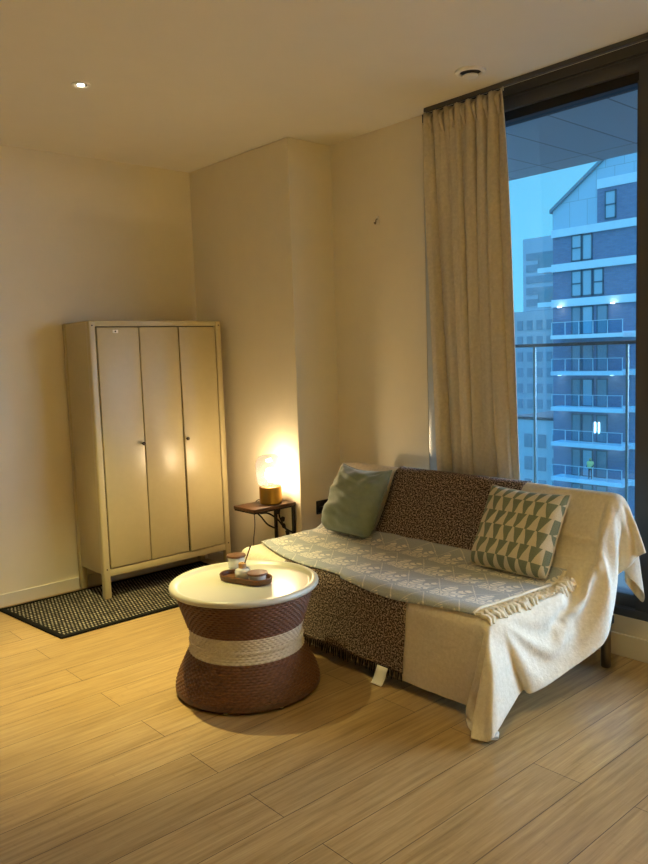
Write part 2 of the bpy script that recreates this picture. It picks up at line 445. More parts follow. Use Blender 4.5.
# window: head, sill, jamb, wide sliding stile, panes
win = bpy.data.objects.new('window_1', None); COL.objects.link(win); win.location = (XR, 1.5, .2); tag(win, kind='structure')
b = B(); box(b, XR - .002, XR + .14, WY0, WY1, 2.765, 2.81); box(b, XR + .01, XR + .14, WY0, WY1, 2.70, 2.765, .004); box(b, XR + .004, XR + .012, WY0, WY1, 2.755, 2.762)
link('head_frame', b, M['bronze_frame'], win)
b = B(); box(b, XR + .035, XR + .13, WY0, WY1, 2.655, 2.70); link('head_gasket', b, M['black_gasket'], win)
b = B(); box(b, XR + .0, XR + .14, WY0, WY1, .195, .235, .004); box(b, XR + .03, XR + .12, WY0, WY1, .235, .30, .006)
link('sill_frame', b, M['bronze_frame'], win)
b = B(); box(b, XR + .002, XR + .14, WY1 - .062, WY1, .235, 2.70, .004); link('jamb', b, M['jamb'], win)
b = B(); box(b, XR + .005, XR + .11, 1.50, 1.715, .235, 2.735, .006); box(b, XR + .02, XR + .10, 1.714, 1.728, .30, 2.66, .003)
link('mullion', b, M['bronze_frame'], win)
b = B(); box(b, XR + .005, XR + .11, WY0, WY0 + .1, .235, 2.70, .006); link('jamb', b, M['bronze_frame'], win)
for y0, y1 in ((1.715, WY1 - .062), (WY0 + .1, 1.50)):
    b = B(); box(b, XR + .07, XR + .076, y0, y1, .30, 2.66); link('pane', b, M['pane'], win)

# ------------------------------------------------------------------ ceiling fittings
def downlight(x, y, label, power, size=62):
    t = thing('downlight', label, 'downlight', (x, y, ZC), 'recessed ceiling downlights')
    b = B(); lathe(b, [(.024, .0008), (.026, -.002), (.034, -.006), (.043, -.005), (.046, -.001), (.046, .001)], 40, x, y); b.transform(Matrix.Translation((0, 0, ZC)))
    link('trim_ring', b, M['white_plastic'], t)
    b = B(); lathe(b, [(0, -.0030), (.0165, -.0030), (.018, .0), (0, .002)], 32, x, y); b.transform(Matrix.Translation((0, 0, ZC)))
    link('lens', b, M['downlight_lens'], t)
    b = B(); lathe(b, [(.0175, -.0016), (.026, -.0022), (.026, .001), (.0175, .001), (.0175, -.0016)], 32, x, y); b.transform(Matrix.Translation((0, 0, ZC)))
    link('reflector', b, M['knob'], t)
    l = bpy.data.lights.new('downlight_beam', 'SPOT'); l.energy = power; l.color = (1.0, .87, .38); l.spot_size = math.radians(size); l.spot_blend = 1.0; l.shadow_soft_size = .03
    lo = bpy.data.objects.new('downlight_beam', l); COL.objects.link(lo); lo.parent = t; lo.location = (0, 0, -.012)
    return t
downlight(1.72, 3.61, 'lit round recessed downlight in the ceiling in front of the wardrobe', SPOT_MAIN)
downlight(2.0, 1.05, 'unseen fill downlight added in the ceiling over the open middle of the room', FILL_C, 92)  # out-of-view fill added to brighten the middle of the floor
downlight(1.1, -1.3, 'unseen fill downlight added in the ceiling furthest from the wardrobe', FILL_D, 90)  # strong fill added behind the camera to lift the whole room

t = thing('air_vent', 'round white ceiling air valve with a dark ring near the curtain', 'air vent', (3.105, 2.375, ZC))
b = B(); lathe(b, [(.050, 0.001), (.050, -.010), (.058, -.014), (.070, -.010), (.073, -.002), (.073, .001)], 48, 3.105, 2.375); b.transform(Matrix.Translation((0, 0, ZC))); link('outer_ring', b, M['white_plastic'], t)
b = B(); lathe(b, [(.0, -.004), (.050, -.004), (.050, -.002), (0, -.002)], 40, 3.105, 2.375); b.transform(Matrix.Translation((0, 0, ZC))); link('dark_throat', b, M['black_plastic'], t)
b = B(); lathe(b, [(0, -.030), (.030, -.029), (.037, -.025), (.036, -.020), (0, -.012)], 40, 3.105, 2.375); b.transform(Matrix.Translation((0, 0, ZC))); link('centre_disc', b, M['white_plastic'], t)

# small hook on the wall beside the window
t = thing('wall_hook', 'tiny white hook screwed high on the bare wall between column and curtain', 'hook', (XR, 3.335, 2.27))
b = B(); box(b, XR - .006, XR, 3.325, 3.345, 2.262, 2.31, .002); link('back_plate', b, M['white_plastic'], t)
b = B(); tube(b, curve([(XR - .004, 3.335, 2.292), (XR - .016, 3.335, 2.288), (XR - .02, 3.335, 2.272), (XR - .026, 3.335, 2.262), (XR - .034, 3.335, 2.27)], 5), .0035); link('hook_arm', b, M['steel'], t)

# dark double socket on the column face
t = thing('wall_socket', 'black double wall socket on the column behind the green cushion', 'socket', (3.285, CY, .505))
b = B(); box(b, 3.215, 3.355, CY - .010, CY, .462, .55, .004); link('face_plate', b, M['black_plastic'], t)
for x in (3.25, 3.32):
    b = B(); box(b, x - .012, x + .012, CY - .0135, CY - .009, .52, .538, .002); link('rocker_switch', b, M['black_plastic'], t)
b = B(); box(b, 3.225, 3.275, CY - .05, CY - .0095, .472, .515, .008, 3); link('plug', b, M['black_plastic'], t)

# ------------------------------------------------------------------ rug
t = thing('rug', 'black and white flatwoven rug with black binding under the beige wardrobe', 'rug', (2.25, 4.40, 0))
RX0, RX1, RY0, RY1 = 1.575, 2.98, 4.025, 4.79
def rugfn(u, v):
    xa = 1.606 - .072 * v; x = xa + .01 + (RX1 - xa - .02) * u; y = RY0 + .01 + (RY1 - RY0 - .02) * v
    return (x, y, .0075 + .0012 * math.sin(9 * x + 3 * y))
b = B(); grid(b, rugfn, 60, 30); o = link('woven_field', b, M['rug'], t); solid(o, .006, -1)
b = B()
edge = [(1.606, RY0), (RX1, RY0), (RX1, RY1), (1.534, RY1)]
for (x0, y0), (x1, y1) in zip(edge, edge[1:] + edge[:1]):
    n = 24
    pts = [(x0 + (x1 - x0) * k / n, y0 + (y1 - y0) * k / n, .0078) for k in range(n + 1)]
    wd = .03
    dx, dy = (x1 - x0), (y1 - y0); L = math.hypot(dx, dy); dx /= L; dy /= L
    nx, ny = -dy, dx
    # flat rounded strip
    strip = [(-.004, .001), (-.004, .0075), (0, .0105), (wd * .8, .0108), (wd, .008), (wd, .001)]
    rings = [[b.verts.new((p[0] + nx * a, p[1] + ny * a, z + .001 * random.random())) for a, z in strip] for p in pts]
    for r0, r1 in zip(rings, rings[1:]):
        for k in range(len(strip)): b.faces.new((r0[k], r1[k], r1[(k + 1) % len(strip)], r0[(k + 1) % len(strip)]))
    b.faces.new(rings[0]); b.faces.new(rings[-1][::-1])
link('binding', b, M['rug_border'], t)

# ------------------------------------------------------------------ wardrobe
W0, W1, D0, D1, H0, H1 = 2.070, 3.028, 4.45, 4.835, .011, 1.742
t = thing('wardrobe', 'tall beige metal three-door wardrobe standing on the rug against the back wall', 'wardrobe', ((W0 + W1) / 2, (D0 + D1) / 2, H0))
for i, (x, y) in enumerate(((W0, D0), (W1 - .046, D0), (W0, D1 - .046), (W1 - .046, D1 - .046))):
    b = B(); box(b, x, x + .046, y, y + .046, H0, H1, .011, 4); lg = link('leg', b, M['beige_metal'], t)
    if y == D0:
        for z in (.20, 1.712):
            b = B(); lathe(b, [(0, .003), (.004, .0025), (.005, 0)], 12); b.transform(Matrix.Translation((x + .023, D0 - .0005, z)) @ Matrix.Rotation(PI / 2, 4, 'X')); link('screw', b, M['knob'], lg)
b = B(); box(b, W0 + .004, W1 - .004, D0 + .004, D1 - .004, H1 - .012, H1 - .001, .004, 2); link('top_panel', b, M['beige_metal'], t)
for x in (W0 + .006, W1 - .016):
    b = B(); box(b, x, x + .010, D0 + .03, D1 - .03, .165, H1 - .012, .002); link('side_panel', b, M['beige_metal'], t)
b = B(); box(b, W0 + .02, W1 - .02, D1 - .014, D1 - .006, .165, H1 - .012); link('back_panel', b, M['beige_metal'], t)
b = B(); box(b, W0 + .02, W1 - .02, D0 + .02, D1 - .014, .158, .172); link('bottom_panel', b, M['beige_metal'], t)
b = B(); box(b, W0 + .044, W1 - .044, D0 + .006, D0 + .03, 1.706, H1 - .002, .004); link('top_rail', b, M['beige_metal'], t)
b = B(); box(b, W0 + .044, W1 - .044, D0 + .006, D0 + .03, .150, .197, .004); link('bottom_rail', b, M['beige_metal'], t)
dx0, dx1 = W0 + .049, W1 - .049; dw = (dx1 - dx0) / 3
for k in range(3):
    a = dx0 + k * dw + .0028; c = dx0 + (k + 1) * dw - .0028
    b = B(); box(b, a, c, D0 + .002, D0 + .022, .202, 1.701, .0045, 3)
    # folded return edges and a slight dish in the sheet
    d = link('door', b, M['beige_metal'], t)
    if k == 2:
        for v in d.data.vertices:                       # right door hangs slightly proud at its lower free corner
            wx = v.co.x + t.location.x; wz = v.co.z + t.location.z
            v.co.y -= .016 * max(0, (c - wx) / (c - a)) * max(0, (1.0 - wz) / .8)
    if k == 0:
        b = B(); box(b, a + .105, a + .142, D0 + .0008, D0 + .003, 1.665, 1.685, .001); st = link('sticker', b, M['paper'], d); st['label'] = 'small white sticker near the door top'
        b = B(); lathe(b, [(0, .0004), (.005, .0004), (.005, 0)], 16); b.transform(Matrix.Translation((a + .123, D0 + .0009, 1.675)) @ Matrix.Rotation(PI / 2, 4, 'X')); link('printed_dot', b, M['knob'], d)
    if k in (0, 2):
        kx, kz = (c - .016, .965) if k == 0 else (a + .016, .965)
        yy = D0 + .002 - (.003 if k == 2 else 0)
        b = B(); lathe(b, [(.0, 0), (.006, 0), (.006, .012), (.011, .015), (.012, .022), (.009, .026), (0, .0265)], 20); b.transform(Matrix.Translation((kx, yy, kz)) @ Matrix.Rotation(PI / 2, 4, 'X')); kn = link('knob', b, M['knob'], d); kn['label'] = 'dark round knob'
# dark sheet behind the doors, painting the shade seen in their gaps
b = B(); box(b, W0 + .046, W1 - .046, D0 + .024, D0 + .028, .19, 1.71); link('gap_shade_panel', b, M['gap_shade'], t)

# ------------------------------------------------------------------ wicker coffee table
TX, TY = 1.98, 2.82
t = thing('coffee_table', 'round hourglass wicker coffee table with cream tray top and white woven band', 'coffee table', (TX, TY, 0))
def rad(z):
    # hourglass silhouette
    ks = [(.025, .326), (.05, .324), (.09, .311), (.14, .287), (.19, .262), (.225, .251), (.245, .2485), (.265, .2505), (.305, .262), (.36, .280), (.42, .299), (.475, .312)]
    for (z0, r0), (z1, r1) in zip(ks, ks[1:]):
        if z <= z1:
            k = (z - z0) / (z1 - z0); k = max(0, min(1, k))
            return r0 + (r1 - r0) * k
    return ks[-1][1]
NS = 60; ROW = .0105
def weave(z0, z1):
    b = B(); nr = int((z1 - z0) / ROW); sub = 4; na = NS * 6
    rings = []
    for i in range(nr * sub + 1):
        z = z0 + (z1 - z0) * i / (nr * sub); row = min(i // sub, nr - 1); fr = (i % sub) / sub
        ring = []
        for k in range(na):
            a = 2 * PI * k / na
            s = math.sin(a * NS + (row % 2) * PI)
            strand = math.sin(PI * fr)
            r = rad(z) + .0040 * strand * (.35 + .85 * s) - .0030 * (1 - strand)
            ring.append(b.verts.new((TX + r * math.cos(a), TY + r * math.sin(a), z)))
        rings.append(ring)
    for r0, r1 in zip(rings, rings[1:]):
        for k in range(na): b.faces.new((r0[k], r0[(k + 1) % na], r1[(k + 1) % na], r1[k]))
    return b
link('wicker_wall', weave(.034, .192), M['wicker_brown'], t, angle=80)
o = link('wicker_band', weave(.192, .302), M['wicker_white'], t, angle=80); o['label'] = 'white woven waist band'
link('wicker_wall', weave(.302, .470), M['wicker_brown'], t, angle=80)
b = B()
for ph in (0, PI):                                     # twisted braid around the waist
    n = 200
    tb = []
    for k in range(n + 1):
        a = 2 * PI * k / n; q = 34 * a + ph
        r = rad(.24) + .004 + .004 * math.cos(q); tb.append((TX + r * math.cos(a), TY + r * math.sin(a), .241 + .005 * math.sin(q)))
    tube(b, tb, .0045, 6, False)
link('waist_braid', b, M['wicker_white'], t)
b = B(); lathe(b, [(.300, .012), (.322, .012), (.329, .018), (.330, .030), (.325, .038), (.300, .038), (.300, .012)], 72, TX, TY); link('base_ring', b, M['walnut'], t)
for a in (-1.72, -.62, .45, 1.5, 2.6, 3.75):
    b = B(); lathe(b, [(0, 0), (.009, 0), (.011, .004), (.010, .014), (0, .014)], 16, TX + .30 * math.cos(a), TY + .30 * math.sin(a)); link('foot', b, M['white_plastic'], t)
b = B(); lathe(b, [(0, .464), (.318, .464), (.329, .466), (.335, .472), (.337, .480), (.335, .487), (.329, .492), (.320, .4935), (.311, .491), (.304, .485), (.298, .479), (.290, .477), (0, .477)], 96, TX, TY); link('tray_top', b, M['tray_white'], t)

# --- objects on the coffee table
ZT = .4775
t = thing('serving_tray', 'small oval wooden tray holding the reed diffuser on the round table', 'tray', (2.0, 2.835, ZT))
ANG = math.atan2(-.224, .119) - .22
def stad(L, W, n=14):
    pts = []
    for k in range(n + 1): a = -PI / 2 + PI * k / n; pts.append((L - W + W * math.cos(a), W * math.sin(a)))
    for k in range(n + 1): a = PI / 2 + PI * k / n; pts.append((-(L - W) + W * math.cos(a), W * math.sin(a)))
    return pts
b = B()
layers = [(.124, .052, .0), (.133, .060, .004), (.137, .063, .026), (.134, .060, .030), (.129, .055, .028), (.127, .053, .010)]
R_ = Matrix.Translation((2.0, 2.835, ZT)) @ Matrix.Rotation(ANG, 4, 'Z')
rings = [[b.verts.new(R_ @ Vector((x, y, z))) for x, y in stad(L, W)] for L, W, z in layers]
n = len(rings[0])
for r0, r1 in zip(rings, rings[1:]):
    for k in range(n): b.faces.new((r0[k], r0[(k + 1) % n], r1[(k + 1) % n], r1[k]))
b.faces.new(rings[0][::-1]); b.faces.new(rings[-1])
link('tray_body', b, M['oak_small'], t)
ZB = ZT + .0105
def loc(x, y, z=0): return R_ @ Vector((x, y, z))
p = loc(-.022, .006)
t = thing('reed_diffuser', 'glass reed diffuser bottle with cork collar and brown reed standing in the tray', 'diffuser', (p.x, p.y, ZB))
b = B(); lathe(b, [(0, ZB), (.033, ZB), (.036, ZB + .004), (.036, ZB + .034), (.031, ZB + .042), (.017, ZB + .047), (.015, ZB + .052), (.013, ZB + .052), (.014, ZB + .046), (.030, ZB + .039), (.033, ZB + .033), (.033, ZB + .005), (0, ZB + .004)], 36, p.x, p.y); link('glass_bottle', b, M['clear'], t)
b = B(); lathe(b, [(0, ZB + .0045), (.0325, ZB + .0045), (.0325, ZB + .022), (0, ZB + .022)], 32, p.x, p.y); link('scented_oil', b, M['wax'], t)
b = B(); lathe(b, [(.006, ZB + .044), (.017, ZB + .0475), (.018, ZB + .050), (.018, ZB + .068), (.016, ZB + .070), (.006, ZB + .070), (.006, ZB + .044)], 28, p.x, p.y); link('cork_collar', b, M['cork'], t)
b = B(); tube(b, [(p.x - .004, p.y + .004, ZB + .02), (p.x + .030, p.y - .030, ZB + .150)], .0036, 6); link('reed', b, M['reed'], t)
p = loc(.070, -.002)
t = thing('candle_jar', 'small glass candle jar with flat wooden lid at the end of the tray', 'candle', (p.x, p.y, ZB))
b = B(); lathe(b, [(0, ZB), (.037, ZB), (.040, ZB + .004), (.040, ZB + .030), (.038, ZB + .030), (.037, ZB + .006), (0, ZB + .005)], 36, p.x, p.y); link('glass_cup', b, M['clear'], t)
b = B(); lathe(b, [(0, ZB + .006), (.0365, ZB + .006), (.0365, ZB + .020), (0, ZB + .020)], 32, p.x, p.y); link('wax', b, M['wax'], t)
b = B(); lathe(b, [(0, ZB + .028), (.036, ZB + .028), (.036, ZB + .031), (.046, ZB + .0315), (.048, ZB + .035), (.046, ZB + .0405), (0, ZB + .041)], 40, p.x, p.y); link('lid', b, M['oak_small'], t)
p = Vector((2.098, 3.045, 0)); z0 = ZT
t = thing('storage_jar', 'clear glass jar with round wooden lid on the table behind the tray', 'jar', (p.x, p.y, z0))
b = B(); lathe(b, [(0, z0), (.037, z0), (.041, z0 + .005), (.041, z0 + .056), (.039, z0 + .056), (.038, z0 + .007), (0, z0 + .006)], 36, p.x, p.y); link('glass_cup', b, M['clear'], t)
b = B(); lathe(b, [(0, z0 + .052), (.037, z0 + .052), (.037, z0 + .0565), (.046, z0 + .057), (.047, z0 + .060), (.045, z0 + .066), (0, z0 + .067)], 40, p.x, p.y); link('lid', b, M['oak_small'], t)

# ------------------------------------------------------------------ side table + lamp
SX0, SX1, SY0, SY1, SZ = 2.752, 3.086, 3.785, 4.00, .56
t = thing('side_table', 'small black iron side table with dark wood top in front of the column', 'side table', ((SX0 + SX1) / 2, (SY0 + SY1) / 2, 0))
b = B(); box(b, SX0, SX1, SY0, SY1, SZ - .02, SZ, .003); link('tabletop', b, M['walnut'], t)
b = B(); box(b, SX0 + .004, SX1 - .004, SY0 + .004, SY1 - .004, SZ - .030, SZ - .0205); link('top_frame', b, M['black_metal'], t)
LX = SX1 - .022
for y in (SY0 + .006, SY1 - .024):
    b = B(); box(b, LX, LX + .018, y, y + .018, .018, SZ - .03, .002); link('leg', b, M['black_metal'], t)
    b = B(); tube(b, curve([(SX0 + .06, y + .009, SZ - .032), (SX0 + .12, y + .009, SZ - .042), (SX0 + .19, y + .009, SZ - .09), (SX0 + .25, y + .009, SZ - .16), (LX + .004, y + .009, SZ - .20)], 6), .0058, 8); link('brace', b, M['black_metal'], t)
    b = B(); box(b, SX0 + .02, LX + .018, y, y + .018, .002, .018, .002); link('foot_bar', b, M['black_metal'], t)
b = B(); box(b, LX + .002, LX + .016, SY0 + .02, SY1 - .02, .12, .132); link('cross_bar', b, M['black_metal'], t)
b = B(); box(b, SX0 + .02, SX0 + .036, SY0 + .02, SY1 - .02, .003, .017); link('cross_bar', b, M['black_metal'], t)
b = B()
ym = (SY0 + SY1) / 2; xm = LX + .009
def vine(k): return (xm, ym + .055 * math.sin(k * 7.5 + .4), SZ - .035 - k * .39)
tube(b, [vine(k / 40) for k in range(41)], .005, 7)
for k in (.05, .16, .27, .38, .49, .60, .72, .84):                  # leaves along the vine
    x, y, z = vine(k); sgn = 1 if math.sin(k * 40) > 0 else -1
    d = Vector((0, sgn * .8, .55)).normalized(); s = Vector((0, -d.z, d.y))
    pts = []
    for q, w in ((0, .002), (.3, .016), (.6, .017), (1, .001)):
        c = Vector((x, y, z)) + d * (.045 * q); pts.append((c + s * w, c - s * w))
    for xo in (-.003, .003):
        vs = [(b.verts.new(a + Vector((xo, 0, 0))), b.verts.new(c + Vector((xo, 0, 0)))) for a, c in pts]
        for (a0, c0), (a1, c1) in zip(vs, vs[1:]): b.faces.new((a0, a1, c1, c0))
link('leaf_scrollwork', b, M['black_metal'], t)

LPX, LPY = 2.965, 3.888
t = thing('table_lamp', 'lit table lamp with brass cylinder base and smoky glass globe on the side table', 'table lamp', (LPX, LPY, SZ))
b = B(); prof = [(0, SZ + .0005), (.070, SZ + .0005), (.072, SZ + .003), (.072, SZ + .102), (.069, SZ + .107), (.020, SZ + .108), (0, SZ + .108)]
lathe(b, prof, 64, LPX, LPY); link('base', b, M['brass'], t)
b = B(); lathe(b, [(.030, SZ + .108), (.052, SZ + .113), (.074, SZ + .124), (.085, SZ + .142), (.0885, SZ + .165), (.088, SZ + .195), (.0885, SZ + .218), (.0905, SZ + .232), (.090, SZ + .250), (.084, SZ + .275), (.070, SZ + .296), (.045, SZ + .308), (.0, SZ + .312)], 56, LPX, LPY); link('glass_shade', b, M['shade'], t)
b = B(); lathe(b, [(.014, SZ + .107), (.016, SZ + .112), (.016, SZ + .135), (.010, SZ + .140), (0, SZ + .140)], 24, LPX, LPY); link('bulb_socket', b, M['brass'], t)
b = B(); lathe(b, [(0, SZ + .138), (.012, SZ + .140), (.014, SZ + .150), (.026, SZ + .168), (.030, SZ + .184), (.026, SZ + .202), (.012, SZ + .213), (0, SZ + .215)], 24, LPX, LPY); bo = link('bulb', b, M['bulb'], t)
b = B(); tube(b, curve([(LPX - .02, LPY + .066, SZ + .008), (LPX - .03, LPY + .10, SZ + .010), (LPX - .045, LPY + .122, SZ - .03), (LPX - .04, LPY + .13, SZ - .16), (LPX - .055, LPY + .13, SZ - .30), (LPX - .01, LPY + .135, .03), (LPX + .10, LPY + .12, .006)], 8), .0028, 6); link('power_cord', b, M['black_plastic'], t)

# ------------------------------------------------------------------ sofa, cover, throws, cushions
YE = 1.80; SEATZ = .425; TH = math.atan2(.20, .42)
sofa = thing('sofa', 'low armless sofa bed wholly draped in cream cover beneath the window', 'sofa', (2.85, 2.63, 0))
b = B(); box(b, 2.428, 3.12, YE + .004, 3.455, .262, SEATZ - .003, .042, 4); 
for v in b.verts:
    if v.co.y < 2.5: v.co.y -= .06 * (v.co.x - 2.43) / .7
link('seat_mattress', b, M['cover'], sofa)
b = B(); box(b, 2.45, 3.20, YE + .03, 3.44, .20, .258, .006); link('base_frame', b, M['black_metal'], sofa)
b = B(); BM_ = Matrix(((math.cos(TH), 0, math.sin(TH), 3.035), (0, 1, 0, 0), (-math.sin(TH), 0, math.cos(TH), .42), (0, 0, 0, 1)))
box(b, .004, .081, 1.684, 3.436, -.05, .447, .034, 4, BM_); link('backrest', b, M['cover'], sofa)
for x, y in ((2.56, YE + .28), (3.268, YE - .035), (2.50, 3.39), (3.272, 3.39)):
    b = B(); lathe(b, [(0, 0), (.021, 0), (.023, .004), (.023, .255), (0, .255)], 28, x, y); o = link('leg', b, M['steel'], sofa); o['label'] = 'round brushed metal leg'
b = B(); box(b, 3.24, 3.30, YE - .06, 3.41, .205, .245, .004); link('rear_rail', b, M['black_metal'], sofa)

CL_NY, CL_NT = 51, 85
